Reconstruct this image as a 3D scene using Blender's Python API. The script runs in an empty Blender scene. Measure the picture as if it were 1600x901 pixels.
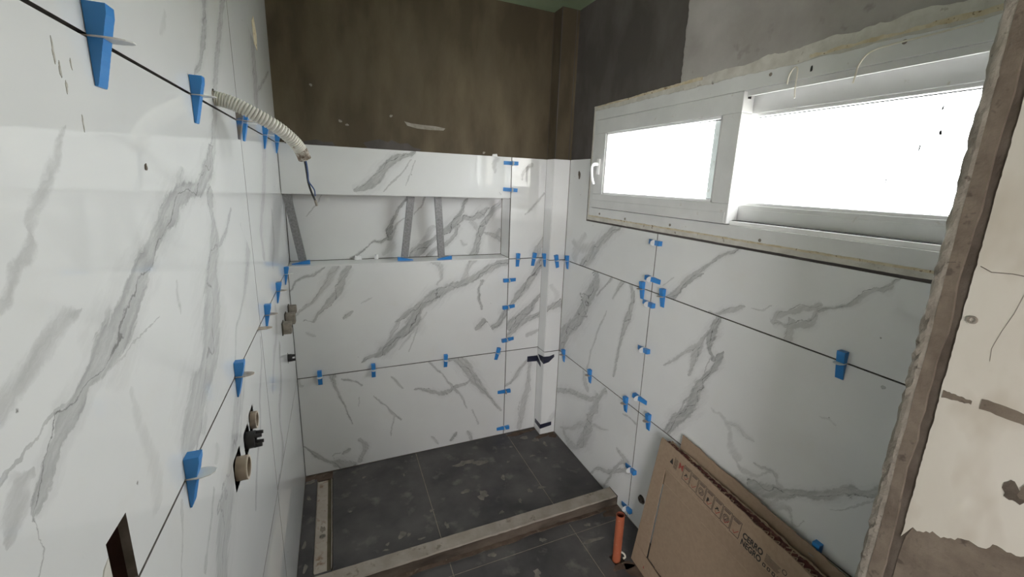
import bpy, bmesh, math, random
from mathutils import Vector, Matrix, Euler

# ------------------------------------------------------------------ camera
S = bpy.context.scene
COL = S.collection
CAM_POS = (0.231, -2.3429, 1.6552)
YAW, PITCH, ROLL, FOCAL = 0.42, -0.2227, 0.0383, 658.5527
cam_data = bpy.data.cameras.new('camera')
cam = bpy.data.objects.new('camera', cam_data)
COL.objects.link(cam)
cam_data.sensor_fit = 'HORIZONTAL'
cam_data.sensor_width = 36.0
cam_data.lens = FOCAL / 1600 * 36
cam_data.shift_x = -15.11 / 1600
cam_data.shift_y = -17.85 / 1600
cam_data.clip_start = 0.02
_f = Vector((math.sin(YAW) * math.cos(PITCH), math.cos(YAW) * math.cos(PITCH), math.sin(PITCH)))
_r = Vector((math.cos(YAW), -math.sin(YAW), 0))
_u = _r.cross(_f)
_R = math.cos(ROLL) * _r + math.sin(ROLL) * _u
_U = -math.sin(ROLL) * _r + math.cos(ROLL) * _u
_m = Matrix((_R, _U, -_f)).transposed().to_4x4()
_m.translation = Vector(CAM_POS)
cam.matrix_world = _m
S.camera = cam

# ------------------------------------------------------------------ world, light portals, exposure
world = bpy.data.worlds.new('sky')
S.world = world
world.use_nodes = True
_bg = world.node_tree.nodes['Background']
_bg.inputs['Color'].default_value = (1.0, 0.975, 0.975, 1)
_bg.inputs['Strength'].default_value = 12.0

def portal(name, loc, rot, sx, sy):
    d = bpy.data.lights.new(name, 'AREA')
    d.shape = 'RECTANGLE'; d.size = sx; d.size_y = sy
    d.cycles.is_portal = True
    o = bpy.data.objects.new(name, d)
    o.location = loc; o.rotation_euler = rot
    COL.objects.link(o)
portal('window_portal', (1.70, -1.15, 1.76), (0, math.radians(90), 0), 0.6, 1.75)
portal('hall_portal', (-0.78, -5.02, 1.65), (math.radians(-90), 0, math.radians(180)), 1.24, 1.4)

S.view_settings.view_transform = 'Standard'
S.view_settings.look = 'None'
S.view_settings.gamma = 1.0
S.view_settings.use_curve_mapping = False
S.view_settings.exposure = 0.89
S.cycles.max_bounces = 10
S.cycles.diffuse_bounces = 6
S.cycles.glossy_bounces = 4
S.cycles.transparent_max_bounces = 12
S.cycles.sample_clamp_indirect = 8.0
S.cycles.use_denoising = True

# ------------------------------------------------------------------ room measures (metres)
W = 1.5216                      # left wall face x = 0, right wall face x = W
BD, BE = 0.0958, 0.1088         # boxed-in corner pipe: depth and width
XB = W - BE
XJ, YJ, YL = 1.1867, -0.897, -0.885
Z1, Z2, Z3, Z4, ZC = 0.5927, 1.1927, 1.789, 2.389, 2.585
NICHE, LINTEL, LEDGE = 0.14, 1.5545, 1.199
TT, GAP = 0.009, 0.0046         # tile thickness, joint width
rnd = random.Random(4)

# veins traced per tile: (strength, hardness, [(u, v, half width), ...]) in metres on the wall
VEINS = {
 'L3': [
  (0.5, 0.5, [(-1.122,2.0447,0.0185),(-1.1512,2.0042,0.0235),(-1.152,1.9711,0.0191),(-1.1856,1.9213,0.0145),(-1.2194,1.8805,0.0112),(-1.2688,1.8428,0.0066),(-1.294,1.8253,0.002)]),
  (0.4, 0.5, [(-0.875,2.1326,0.0164),(-0.9333,2.0758,0.0174),(-1.0161,1.9796,0.0175),(-1.0912,1.8923,0.0176),(-1.134,1.8303,0.0178),(-1.177,1.7776,0.0165)]),
  (0.2, 0.2, [(-1.4252,1.8978,0.0064),(-1.4392,1.8781,0.0091),(-1.4621,1.8564,0.0031)]),
  (0.2, 0.4, [(-0.8236,2.1119,0.0112),(-0.7618,2.0992,0.0144),(-0.7353,2.0801,0.0095)]),
 ],
 'L2': [
  (0.4, 0.4, [(-1.1519,1.7941,0.0181),(-1.1884,1.7434,0.0182),(-1.2177,1.6951,0.0214),(-1.2502,1.6615,0.0225)]),
  (0.45, 0.1, [(-1.7845,1.6882,0.0036),(-1.7992,1.6643,0.0073),(-1.8173,1.6469,0.0086),(-1.837,1.6281,0.0089),(-1.8595,1.6082,0.008),(-1.8661,1.5984,0.007),(-1.8654,1.5861,0.009),(-1.8802,1.576,0.0074),(-1.8961,1.565,0.0068),(-1.9074,1.5527,0.0074),(-1.9168,1.5454,0.0029)]),
  (0.5, 0.1, [(-1.8144,1.5217,0.0028),(-1.8463,1.5176,0.0113),(-1.8794,1.504,0.0125),(-1.9077,1.4936,0.013),(-1.9266,1.4856,0.0139),(-1.9467,1.4758,0.0121)]),
  (0.62, 0.55, [(-1.2347,1.693,0.0142),(-1.2438,1.6746,0.0242),(-1.3101,1.6397,0.0222),(-1.405,1.6181,0.0153),(-1.4543,1.6134,0.0185),(-1.526,1.5931,0.024),(-1.5899,1.5682,0.0187),(-1.6345,1.5391,0.0209),(-1.6705,1.5181,0.0223),(-1.7034,1.4983,0.0242),(-1.7316,1.4805,0.026),(-1.7676,1.4701,0.0291),(-1.7883,1.4613,0.0273),(-1.8136,1.4509,0.0161),(-1.832,1.4478,0.0118),(-1.845,1.4409,0.0123),(-1.8702,1.4306,0.0139),(-1.8895,1.4152,0.0101),(-1.9052,1.4049,0.0107),(-1.9177,1.3941,0.0095),(-1.9311,1.3868,0.0066),(-1.9346,1.3719,0.0014),(-1.9416,1.3376,0.0011)]),
  (0.5, 0.5, [(-1.8579,1.4475,0.0015),(-1.8883,1.4453,0.0018),(-1.9195,1.4365,0.0017),(-1.941,1.4327,0.0019),(-1.9552,1.4311,0.0036)]),
  (0.45, 0.15, [(-1.9228,1.4152,0.0044),(-1.9333,1.4188,0.0118),(-1.9402,1.4075,0.0137),(-1.9508,1.3976,0.0135),(-1.962,1.3852,0.008),(-1.9671,1.38,0.0022)]),
  (0.5, 0.5, [(-1.6378,1.4529,0.0011),(-1.7116,1.4493,0.0012),(-1.7702,1.4433,0.0014),(-1.8156,1.4455,0.0011)]),
  (0.5, 0.5, [(-1.2854,1.6103,0.025),(-1.287,1.5546,0.0252),(-1.2817,1.5221,0.0341),(-1.3217,1.4842,0.0302),(-1.3453,1.4363,0.0499),(-1.3767,1.3828,0.0612),(-1.4104,1.3339,0.0604),(-1.4632,1.2914,0.0476),(-1.5024,1.2887,0.0512),(-1.5395,1.2595,0.0552),(-1.586,1.2364,0.0405),(-1.6179,1.2242,0.02)]),
  (0.5, 0.5, [(-1.1108,1.5611,0.0036),(-1.2105,1.5129,0.0075),(-1.2911,1.4924,0.0044),(-1.3588,1.4793,0.0019)]),
  (0.3, 0.3, [(-1.4488,1.6563,0.0107),(-1.465,1.6346,0.0227),(-1.4543,1.6134,0.0153)]),
  (0.35, 0.5, [(-1.0172,1.5136,0.0046),(-0.938,1.454,0.0285),(-1.0163,1.3721,0.0201),(-1.1228,1.3124,0.0075),(-1.2213,1.263,0.0053),(-1.2468,1.2299,0.0049)]),
  (0.2, 0.2, [(-1.7454,1.3961,0.0058),(-1.742,1.3538,0.0112),(-1.7297,1.3107,0.0156),(-1.7215,1.2678,0.0226),(-1.7292,1.2275,0.0155)]),
  (0.3, 0.4, [(-1.5441,1.4827,0.0028),(-1.5515,1.4588,0.0056),(-1.5507,1.4325,0.0028)]),
 ],
 'L1': [
  (0.38, 0.5, [(-1.2064,1.1797,0.0371),(-1.2338,1.159,0.0371),(-1.3047,1.0984,0.0352),(-1.3627,1.0551,0.0279),(-1.4199,1.0078,0.0467),(-1.48,0.9817,0.0497),(-1.5336,0.919,0.0435),(-1.5576,0.8919,0.0427)]),
  (0.35, 0.5, [(-1.5144,1.0838,0.0051),(-1.564,1.0377,0.0048),(-1.6135,1.0036,0.006)]),
  (0.35, 0.5, [(-1.6582,1.1751,0.0052),(-1.6721,1.1302,0.0038),(-1.6992,1.0822,0.0027)]),
  (0.3, 0.5, [(-1.1573,1.1926,0.015),(-1.1892,1.1375,0.0144),(-1.2388,1.0943,0.0067),(-1.2796,1.0504,0.0066)]),
  (0.4, 0.5, [(-0.9075,1.1516,0.011),(-0.9197,1.0933,0.0109),(-1.0118,1.011,0.0101),(-1.0464,0.9393,0.0119),(-1.1392,0.8851,0.0107),(-1.2129,0.8025,0.0088)]),
  (0.2, 0.3, [(-1.4624,1.1497,0.0117),(-1.4632,1.1281,0.0226),(-1.4789,1.1167,0.0127)]),
 ],
 'L1c': [
  (0.45, 0.5, [(-0.5157,0.9794,0.0187),(-0.5798,0.8432,0.0233),(-0.673,0.7832,0.0213),(-0.6935,0.7308,0.0208),(-0.7006,0.6131,0.0277),(-0.839,0.6013,0.0135),(-0.9353,0.575,0.0117)]),
  (0.3, 0.5, [(-0.5205,1.1409,0.0261),(-0.5679,1.052,0.0226),(-0.6888,0.9968,0.0152),(-0.7838,0.9176,0.0131)]),
 ],
 'L2c': [
  (0.35, 0.4, [(-0.4071,1.7693,0.0402),(-0.5493,1.5831,0.0354),(-0.6908,1.4612,0.0238),(-0.6904,1.3734,0.0271)]),
  (0.3, 0.4, [(-0.3745,1.5008,0.0227),(-0.4056,1.3757,0.026),(-0.5003,1.3025,0.0197)]),
 ],
 'L3c': [
  (0.4, 0.5, [(-0.4736,2.107,0.0438),(-0.4867,2.0425,0.0445),(-0.4991,1.957,0.0426),(-0.5349,1.878,0.0387)]),
  (0.4, 0.5, [(-0.0827,2.0778,0.0068),(-0.3092,1.9909,0.0079),(-0.4532,1.9393,0.007)]),
 ],
 'BL': [
  (0.55, 0.5, [(0.6337,1.7833,0.0063),(0.5807,1.7608,0.0126),(0.5252,1.7384,0.0216),(0.4762,1.6944,0.0245),(0.443,1.6449,0.0276),(0.3851,1.598,0.0216),(0.3354,1.5806,0.0124)]),
  (0.4, 0.5, [(0.6131,1.7431,0.0025),(0.5723,1.6825,0.0038),(0.5322,1.6417,0.0047),(0.4724,1.5809,0.0031)]),
  (0.35, 0.5, [(0.6329,1.7377,0.0026),(0.6048,1.6608,0.0026),(0.5838,1.6104,0.002)]),
  (0.3, 0.2, [(1.0966,1.783,0.0189),(1.082,1.747,0.0192),(1.0832,1.6974,0.0078)]),
  (0.3, 0.3, [(1.1135,1.5901,0.0038),(1.1259,1.5758,0.0039)]),
 ],
 'NB': [
  (0.4, 0.5, [(0.1711,1.5453,0.0027),(0.1504,1.5052,0.0036),(0.1241,1.4717,0.003),(0.0948,1.4383,0.0024)]),
  (0.65, 0.5, [(0.614,1.5442,0.0052),(0.5886,1.5152,0.0069),(0.5593,1.4683,0.0069),(0.5224,1.3963,0.0104),(0.507,1.3494,0.0209),(0.5057,1.3056,0.014)]),
  (0.6, 0.5, [(0.5095,1.3165,0.0144),(0.4811,1.3006,0.008),(0.4396,1.296,0.009),(0.4191,1.2947,0.0053),(0.3875,1.2683,0.0035),(0.3492,1.2369,0.0056),(0.3013,1.2061,0.0052)]),
  (0.3, 0.15, [(0.5101,1.3348,0.021),(0.5185,1.2648,0.0318),(0.4895,1.2361,0.0252),(0.4679,1.2183,0.0108)]),
  (0.5, 0.5, [(0.6222,1.4252,0.0036),(0.6006,1.4215,0.0036),(0.5575,1.3998,0.0053),(0.5355,1.3672,0.007),(0.5169,1.331,0.0105)]),
  (0.5, 0.5, [(0.7112,1.5425,0.0054),(0.6886,1.4912,0.0043),(0.6479,1.4508,0.0036)]),
  (0.6, 0.45, [(0.9588,1.5322,0.0078),(0.9315,1.4749,0.0117),(0.9003,1.4252,0.0195),(0.869,1.3833,0.0233),(0.834,1.353,0.0193),(0.7723,1.3118,0.0153),(0.7189,1.271,0.0229),(0.6661,1.2344,0.0341),(0.6284,1.1976,0.0264)]),
  (0.5, 0.45, [(0.9123,1.383,0.0158),(0.8769,1.3138,0.0138),(0.8338,1.272,0.0157),(0.7718,1.2466,0.0156),(0.718,1.1942,0.0155)]),
  (0.5, 0.45, [(0.8925,1.3985,0.0116),(0.9438,1.4291,0.0193),(1.0041,1.4253,0.0156),(1.0487,1.4487,0.0278),(1.073,1.4683,0.016),(1.1017,1.488,0.006)]),
  (0.55, 0.5, [(1.1931,1.5361,0.0123),(1.1517,1.5003,0.0246),(1.1109,1.4489,0.0165),(1.0744,1.3978,0.0207),(1.0504,1.3426,0.0208),(1.0308,1.2753,0.0209),(1.0029,1.1958,0.0293)]),
  (0.3, 0.3, [(0.98,1.4098,0.0156),(1.0086,1.3902,0.0198),(1.0336,1.3586,0.0161),(1.0465,1.3308,0.0081)]),
  (0.45, 0.4, [(1.0713,1.3384,0.0059),(1.1135,1.3298,0.012),(1.1435,1.3173,0.0161),(1.1962,1.2838,0.0081)]),
  (0.4, 0.3, [(1.181,1.3612,0.0086),(1.1603,1.3332,0.0171),(1.1394,1.3133,0.0085)]),
  (0.3, 0.3, [(0.9207,1.2935,0.0039),(0.9409,1.2655,0.0118),(0.9652,1.2649,0.004)]),
  (0.3, 0.2, [(0.7652,1.3764,0.0151),(0.7348,1.3465,0.0226),(0.7043,1.3017,0.0188),(0.6552,1.2499,0.015)]),
 ],
 'BM': [
  (0.5, 0.5, [(0.1642,1.1897,0.0038),(0.1147,1.1554,0.0065),(0.0462,1.1292,0.0062),(-0.001,1.0691,0.003)]),
  (0.42, 0.3, [(0.2245,1.1903,0.0249),(0.1811,1.1212,0.0218),(0.1381,1.0557,0.0126),(0.0651,0.9826,0.0064),(0.0086,0.9259,0.0032)]),
  (0.5, 0.4, [(0.2859,1.1875,0.0158),(0.234,1.0836,0.0221),(0.2064,1.0299,0.0194),(0.1543,0.9748,0.0114),(0.0955,0.9033,0.0068),(0.0575,0.9141,0.0027)]),
  (0.55, 0.45, [(1.208,1.1891,0.0205),(1.0723,1.1436,0.0244),(0.9375,1.0725,0.024),(0.8105,1.0342,0.0275),(0.7244,0.9905,0.0351),(0.6507,0.9429,0.0232),(0.5711,0.9006,0.0153),(0.5246,0.8672,0.0076)]),
  (0.6, 0.45, [(0.691,0.9663,0.0116),(0.643,0.9169,0.019),(0.6167,0.8579,0.042),(0.5617,0.7982,0.0309),(0.5075,0.7543,0.027),(0.4536,0.7031,0.0308),(0.4182,0.6769,0.0195),(0.3321,0.6467,0.0077)]),
  (0.4, 0.4, [(0.5281,0.8668,0.0073),(0.5022,0.8163,0.0128),(0.4653,0.744,0.0129),(0.4287,0.6832,0.0111)]),
  (0.35, 0.4, [(0.7371,1.1964,0.0288),(0.7662,1.1655,0.0218),(0.7733,1.1013,0.0094),(0.7471,1.0574,0.0076)]),
  (0.35, 0.4, [(0.9753,1.202,0.0159),(0.9366,1.1615,0.0159),(0.9137,1.1126,0.0159),(0.8869,1.0678,0.0119)]),
  (0.55, 0.5, [(1.0171,1.0678,0.0124),(0.9979,1.0136,0.0061),(0.9986,0.9696,0.008),(1.0203,0.883,0.0064)]),
  (0.6, 0.5, [(1.0379,0.8239,0.0132),(1.0096,0.7895,0.0219),(0.9854,0.759,0.0087)]),
  (0.6, 0.5, [(1.2184,0.8904,0.0182),(1.1597,0.837,0.0272),(1.127,0.7814,0.0181),(1.0852,0.7564,0.016),(1.0714,0.8122,0.0081)]),
  (0.5, 0.6, [(0.2435,0.9062,0.0035),(0.2698,0.9253,0.0087),(0.2898,0.9414,0.0035)]),
  (0.3, 0.5, [(0.3334,0.9808,0.0028),(0.3668,0.9997,0.005),(0.3935,1.012,0.0029)]),
  (0.25, 0.5, [(0.0589,0.8474,0.0033),(0.079,0.8345,0.0068),(0.1053,0.8208,0.0034)]),
  (0.35, 0.5, [(0.6303,0.8061,0.0045),(0.6073,0.7422,0.0038),(0.5805,0.6746,0.003)]),
  (0.3, 0.4, [(0.6865,0.8975,0.0039),(0.6417,0.836,0.0078),(0.586,0.7643,0.0077),(0.5306,0.693,0.0039)]),
 ],
 'BB': [
  (0.5, 0.5, [(0.1693,0.5915,0.0157),(0.1735,0.5529,0.0126),(0.1868,0.5008,0.008),(0.2034,0.4474,0.0058),(0.229,0.3677,0.0033),(0.2581,0.2772,0.0033)]),
  (0.45, 0.5, [(0.2157,0.5574,0.003),(0.2512,0.5477,0.0056),(0.2868,0.5302,0.0042),(0.3156,0.4979,0.0041)]),
  (0.5, 0.45, [(0.81,0.5944,0.0165),(0.8575,0.5876,0.0237),(0.9184,0.5365,0.0347),(0.9604,0.4569,0.0313),(1.0163,0.3773,0.0238),(1.0827,0.2891,0.0121),(1.161,0.1821,0.0062)]),
  (0.5, 0.5, [(0.6125,0.426,0.0061),(0.6653,0.4126,0.0081),(0.719,0.3903,0.0143),(0.8017,0.3713,0.0176),(0.85,0.3973,0.0136),(0.9194,0.4071,0.0092),(0.9814,0.4491,0.014)]),
  (0.45, 0.5, [(0.7017,0.5852,0.0066),(0.7472,0.5246,0.0056),(0.7822,0.4855,0.0038),(0.8419,0.3944,0.0076),(0.891,0.3333,0.0062),(0.9291,0.2462,0.0039)]),
  (0.45, 0.5, [(0.3812,0.4226,0.0028),(0.4182,0.3792,0.0043),(0.4457,0.3493,0.0035),(0.473,0.2983,0.0071),(0.5229,0.2459,0.0048)]),
  (0.35, 0.5, [(0.4868,0.2745,0.0057),(0.4741,0.2139,0.0038),(0.465,0.1521,0.003)]),
  (0.4, 0.45, [(0.2912,0.1754,0.0067),(0.3201,0.1183,0.0171),(0.3037,0.0631,0.0151),(0.2841,0.017,0.0154)]),
  (0.5, 0.5, [(0.0019,0.1911,0.0027),(0.0283,0.1607,0.005),(0.0609,0.1203,0.0136),(0.1038,0.0765,0.009),(0.1422,0.0541,0.0152),(0.1914,0.0286,0.0312),(0.2622,-0.0029,0.0159)]),
  (0.45, 0.5, [(0.1913,0.0914,0.0042),(0.2158,0.1061,0.0127),(0.2402,0.1167,0.006)]),
  (0.35, 0.5, [(0.1502,0.077,0.0032),(0.1446,0.095,0.0035),(0.1584,0.1039,0.0042),(0.1853,0.1054,0.0042)]),
  (0.6, 0.6, [(0.8258,0.0283,0.0057),(0.8465,0.0555,0.0119),(0.8673,0.0873,0.0057)]),
  (0.4, 0.5, [(0.9348,0.0768,0.0039),(0.9523,0.0451,0.014),(0.9656,0.0046,0.0061)]),
  (0.4, 0.5, [(0.4763,0.5306,0.0036),(0.4936,0.5117,0.0071),(0.5425,0.4424,0.0036)]),
  (0.35, 0.5, [(0.7044,0.0928,0.0038),(0.7241,0.0658,0.0076),(0.748,0.0285,0.0038)]),
  (0.3, 0.5, [(0.9674,0.2206,0.004),(0.9895,0.1615,0.004),(1.0119,0.1107,0.0061)]),
  (0.3, 0.5, [(0.2991,0.4297,0.0027),(0.301,0.3975,0.0034),(0.2968,0.3783,0.0021)]),
  (0.25, 0.5, [(0.005,0.5883,0.006),(0.0147,0.5534,0.0092),(0.0262,0.544,0.0067)]),
 ],
 'S2': [
  (0.4, 0.5, [(1.405,1.5858,0.0063),(1.3478,1.5196,0.0062),(1.2864,1.4614,0.0041)]),
  (0.45, 0.45, [(1.4279,1.331,0.0135),(1.4037,1.2832,0.0225),(1.375,1.2355,0.027),(1.3649,1.1708,0.027)]),
  (0.4, 0.5, [(1.3191,1.7625,0.0076),(1.2868,1.739,0.0117),(1.2596,1.6974,0.0081),(1.2528,1.6641,0.0041)]),
 ],
 'S1': [
  (0.55, 0.5, [(1.4265,1.1929,0.0229),(1.3847,1.133,0.0275),(1.3435,1.0607,0.0229),(1.2889,0.9935,0.0273),(1.2303,0.9228,0.0182),(1.1973,0.8754,0.0091)]),
  (0.6, 0.5, [(1.4295,0.971,0.0095),(1.3862,0.9231,0.0142),(1.3348,0.859,0.0283),(1.2699,0.8051,0.0373),(1.1926,0.7532,0.0369)]),
  (0.55, 0.5, [(1.4372,0.8281,0.0186),(1.3782,0.8075,0.0185),(1.3111,0.7838,0.0187),(1.2242,0.724,0.0234),(1.1816,0.6858,0.0141)]),
  (0.4, 0.5, [(1.4201,0.7109,0.0047),(1.3698,0.6944,0.0117),(1.3245,0.682,0.0093)]),
 ],
 'S0': [
  (0.45, 0.5, [(1.3502,0.5179,0.0076),(1.3016,0.466,0.0101),(1.2626,0.4083,0.0151),(1.2274,0.373,0.0101),(1.1921,0.347,0.0075)]),
  (0.4, 0.45, [(1.3602,0.5028,0.0142),(1.3554,0.4027,0.0143),(1.3538,0.3332,0.0196),(1.3225,0.1833,0.0248),(1.3007,0.0193,0.0198)]),
 ],
 'XF1': [
  (0.55, 0.45, [(1.3969,0.861,0.0186),(1.4314,0.8873,0.0183),(1.4715,0.9006,0.0267),(1.5487,0.9196,0.0224)]),
  (0.2, 0.2, [(1.4406,1.0359,0.0166),(1.4808,0.9711,0.0224),(1.4677,0.8883,0.0188)]),
 ],
 'XF0': [
  (0.25, 0.2, [(1.4687,0.0781,0.0167),(1.5145,0.1261,0.0278),(1.5619,0.1549,0.0277)]),
 ],
 'R2a': [
  (0.5, 0.45, [(-0.6383,1.4694,0.0176),(-0.5795,1.4374,0.0226),(-0.5135,1.3896,0.0245),(-0.4328,1.323,0.0314),(-0.3654,1.251,0.0368),(-0.2911,1.1924,0.0226)]),
  (0.32, 0.2, [(-0.1733,1.3136,0.0135),(-0.2713,1.2904,0.0349),(-0.3578,1.3078,0.0296),(-0.4177,1.3418,0.0118)]),
  (0.25, 0.2, [(-0.3151,1.3777,0.02),(-0.2725,1.3353,0.0324),(-0.2238,1.2677,0.048),(-0.2005,1.2174,0.0386)]),
 ],
 'R1a': [
  (0.55, 0.45, [(-0.461,1.2081,0.0121),(-0.4598,1.1256,0.038),(-0.3943,1.0354,0.0462),(-0.3276,0.9124,0.046),(-0.2302,0.8003,0.0487),(-0.1372,0.7042,0.0575),(-0.0984,0.6018,0.0345)]),
  (0.5, 0.5, [(-0.5934,1.188,0.0073),(-0.5436,1.1351,0.0049),(-0.4685,1.0625,0.0059)]),
  (0.45, 0.5, [(-0.6978,1.205,0.0158),(-0.6538,1.1484,0.0104),(-0.6139,1.0839,0.0066)]),
  (0.5, 0.5, [(-0.7499,1.1914,0.0096),(-0.7695,1.1581,0.0144),(-0.7665,1.0803,0.0182),(-0.7473,1.0089,0.022),(-0.7188,0.9218,0.0119),(-0.6977,0.8098,0.0107),(-0.6819,0.6887,0.007)]),
  (0.35, 0.5, [(-0.5693,0.9941,0.0042),(-0.5078,0.8684,0.0061),(-0.4563,0.7233,0.0056),(-0.4307,0.6098,0.0059)]),
 ],
 'R0a': [
  (0.45, 0.4, [(-0.0799,0.3059,0.0174),(-0.1806,0.3468,0.021),(-0.2819,0.3887,0.0212),(-0.4267,0.4284,0.0203),(-0.5369,0.4694,0.0172),(-0.6239,0.5644,0.0178)]),
  (0.45, 0.35, [(-0.558,0.504,0.022),(-0.5476,0.4392,0.0294),(-0.5053,0.3594,0.0303),(-0.494,0.2909,0.0442),(-0.4603,0.1733,0.0433),(-0.3985,0.0814,0.0213)]),
  (0.3, 0.3, [(-0.1867,0.0822,0.0081),(-0.3111,0.1566,0.0114),(-0.4288,0.2484,0.0253),(-0.539,0.3092,0.0149),(-0.6708,0.36,0.0037)]),
  (0.35, 0.3, [(-0.2135,0.0749,0.0271),(-0.2774,0.0354,0.0413),(-0.3778,0.0635,0.0227),(-0.463,0.1534,0.011)]),
  (0.35, 0.5, [(-0.3997,0.5797,0.0074),(-0.4211,0.5244,0.0224),(-0.4555,0.4759,0.0104)]),
  (0.45, 0.5, [(-0.5406,-0.0053,0.0042),(-0.6106,0.0747,0.0084),(-0.7263,0.1371,0.0133),(-0.813,0.2072,0.0123),(-0.899,0.2652,0.0151)]),
  (0.45, 0.5, [(-0.6872,0.0273,0.0047),(-0.738,0.1376,0.0091),(-0.793,0.2312,0.0079),(-0.8358,0.2724,0.0097),(-0.8766,0.2787,0.0084)]),
  (0.4, 0.5, [(-0.7595,0.3079,0.0067),(-0.7884,0.3004,0.0111),(-0.8279,0.2894,0.0169),(-0.8673,0.2721,0.0227)]),
  (0.4, 0.5, [(-0.7829,0.5225,0.004),(-0.8391,0.5292,0.0042),(-0.8897,0.5234,0.0071)]),
 ],
 'R2b': [
  (0.5, 0.45, [(-1.3109,1.4551,0.0069),(-1.2617,1.4286,0.0072),(-1.1973,1.3809,0.0076),(-1.1221,1.3173,0.0109),(-1.0543,1.2424,0.0173),(-1.0028,1.1897,0.0177)]),
  (0.55, 0.5, [(-1.1679,1.3349,0.003),(-1.1448,1.3197,0.0066),(-1.1048,1.2791,0.0055),(-1.0682,1.2459,0.0057),(-1.0256,1.1903,0.0091)]),
  (0.3, 0.4, [(-1.0213,1.2869,0.0029),(-0.9946,1.2641,0.0029),(-0.9638,1.2369,0.0024)]),
  (0.5, 0.4, [(-1.7823,1.4519,0.003),(-1.7722,1.4413,0.006),(-1.7558,1.4187,0.0095),(-1.7341,1.4115,0.0065),(-1.7087,1.3873,0.0098),(-1.6862,1.3648,0.0068),(-1.6413,1.3369,0.0054),(-1.6086,1.3214,0.0093)]),
  (0.42, 0.4, [(-1.6113,1.3359,0.0073),(-1.5899,1.3218,0.0094),(-1.5596,1.3088,0.0096),(-1.5218,1.2829,0.0079),(-1.4884,1.2662,0.0119),(-1.4715,1.2367,0.0102)]),
  (0.42, 0.4, [(-1.6075,1.327,0.0088),(-1.6012,1.3013,0.0141),(-1.5844,1.2697,0.0146),(-1.5539,1.2534,0.0098),(-1.5148,1.2402,0.0083),(-1.474,1.2353,0.0108)]),
  (0.38, 0.4, [(-1.5368,1.2687,0.0117),(-1.5322,1.2376,0.0139),(-1.5348,1.1893,0.0162)]),
  (0.3, 0.5, [(-1.462,1.2887,0.002),(-1.4314,1.2664,0.0032),(-1.3935,1.2619,0.0022)]),
  (0.4, 0.4, [(-1.3659,1.2608,0.0044),(-1.3355,1.2401,0.009),(-1.2977,1.2215,0.0115),(-1.2522,1.2002,0.0048),(-1.2226,1.1962,0.0025)]),
 ],
 'R1b': [
  (0.62, 0.5, [(-1.2702,1.1982,0.0107),(-1.2616,1.1628,0.0161),(-1.2488,1.1148,0.0221),(-1.2435,1.0739,0.015),(-1.2555,1.0393,0.0095),(-1.2711,1.0195,0.016)]),
  (0.6, 0.45, [(-1.3035,1.0561,0.0074),(-1.2935,1.0289,0.0178),(-1.2842,0.9962,0.0147),(-1.2599,0.9589,0.0122),(-1.2403,0.9254,0.0128),(-1.2244,0.8848,0.0271),(-1.212,0.8393,0.0281),(-1.1994,0.7927,0.0294),(-1.1643,0.7266,0.026),(-1.1255,0.6681,0.0268),(-1.0929,0.605,0.0206),(-1.0745,0.5425,0.0191)]),
  (0.45, 0.4, [(-1.2355,1.1205,0.0102),(-1.2109,1.0801,0.0107),(-1.1929,1.0329,0.0228),(-1.1769,0.9687,0.0149),(-1.1659,0.9104,0.0061)]),
  (0.4, 0.4, [(-1.1974,1.0455,0.0172),(-1.171,1.0243,0.015),(-1.1251,0.9865,0.0078),(-1.0911,0.9495,0.008),(-1.0272,0.8896,0.0033)]),
  (0.5, 0.5, [(-1.2568,1.0319,0.0019),(-1.2465,0.9824,0.0019),(-1.2386,0.9356,0.002)]),
  (0.5, 0.5, [(-1.1887,0.8359,0.0026),(-1.164,0.7942,0.0039),(-1.1394,0.7216,0.004),(-1.1115,0.6599,0.0057)]),
  (0.25, 0.2, [(-1.2976,0.829,0.0061),(-1.3376,0.8242,0.0094),(-1.3725,0.807,0.0129),(-1.3903,0.77,0.0153),(-1.4158,0.72,0.0255),(-1.4432,0.7041,0.0192)]),
  (0.25, 0.3, [(-1.3769,0.8148,0.0111),(-1.4153,0.8166,0.0142),(-1.4513,0.8078,0.0114),(-1.4852,0.8038,0.0028)]),
  (0.5, 0.45, [(-1.8609,0.8947,0.0127),(-1.8428,0.8747,0.0132),(-1.8169,0.8503,0.0104),(-1.7937,0.8466,0.0171),(-1.7537,0.8092,0.0146),(-1.701,0.759,0.0143),(-1.6545,0.7319,0.0132),(-1.6184,0.6988,0.0173),(-1.5637,0.6636,0.0304),(-1.5001,0.635,0.0283)]),
  (0.35, 0.3, [(-1.4985,0.7293,0.0038),(-1.5432,0.7381,0.0063),(-1.573,0.7399,0.0085),(-1.5916,0.7122,0.0112),(-1.6145,0.7079,0.0108)]),
  (0.3, 0.25, [(-1.4138,0.7,0.0099),(-1.4621,0.6726,0.012),(-1.511,0.6872,0.0085),(-1.5621,0.7369,0.0037)]),
  (0.3, 0.2, [(-1.4436,0.6244,0.0233),(-1.5089,0.6287,0.0335),(-1.5807,0.6343,0.0224),(-1.6426,0.6604,0.011)]),
  (0.3, 0.3, [(-1.6276,0.6602,0.0083),(-1.6506,0.6405,0.0105),(-1.6632,0.6175,0.0092),(-1.6913,0.654,0.0016)]),
  (0.3, 0.5, [(-1.7534,0.7456,0.0016),(-1.7888,0.7859,0.0024),(-1.8153,0.8181,0.0029),(-1.8443,0.8518,0.0014)]),
  (0.35, 0.5, [(-1.7948,1.2113,0.0014),(-1.8043,1.2065,0.0034),(-1.8098,1.2001,0.001)]),
  (0.5, 0.7, [(-1.7954,1.1642,0.0026),(-1.8006,1.1668,0.0049),(-1.8059,1.1693,0.0026)]),
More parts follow.
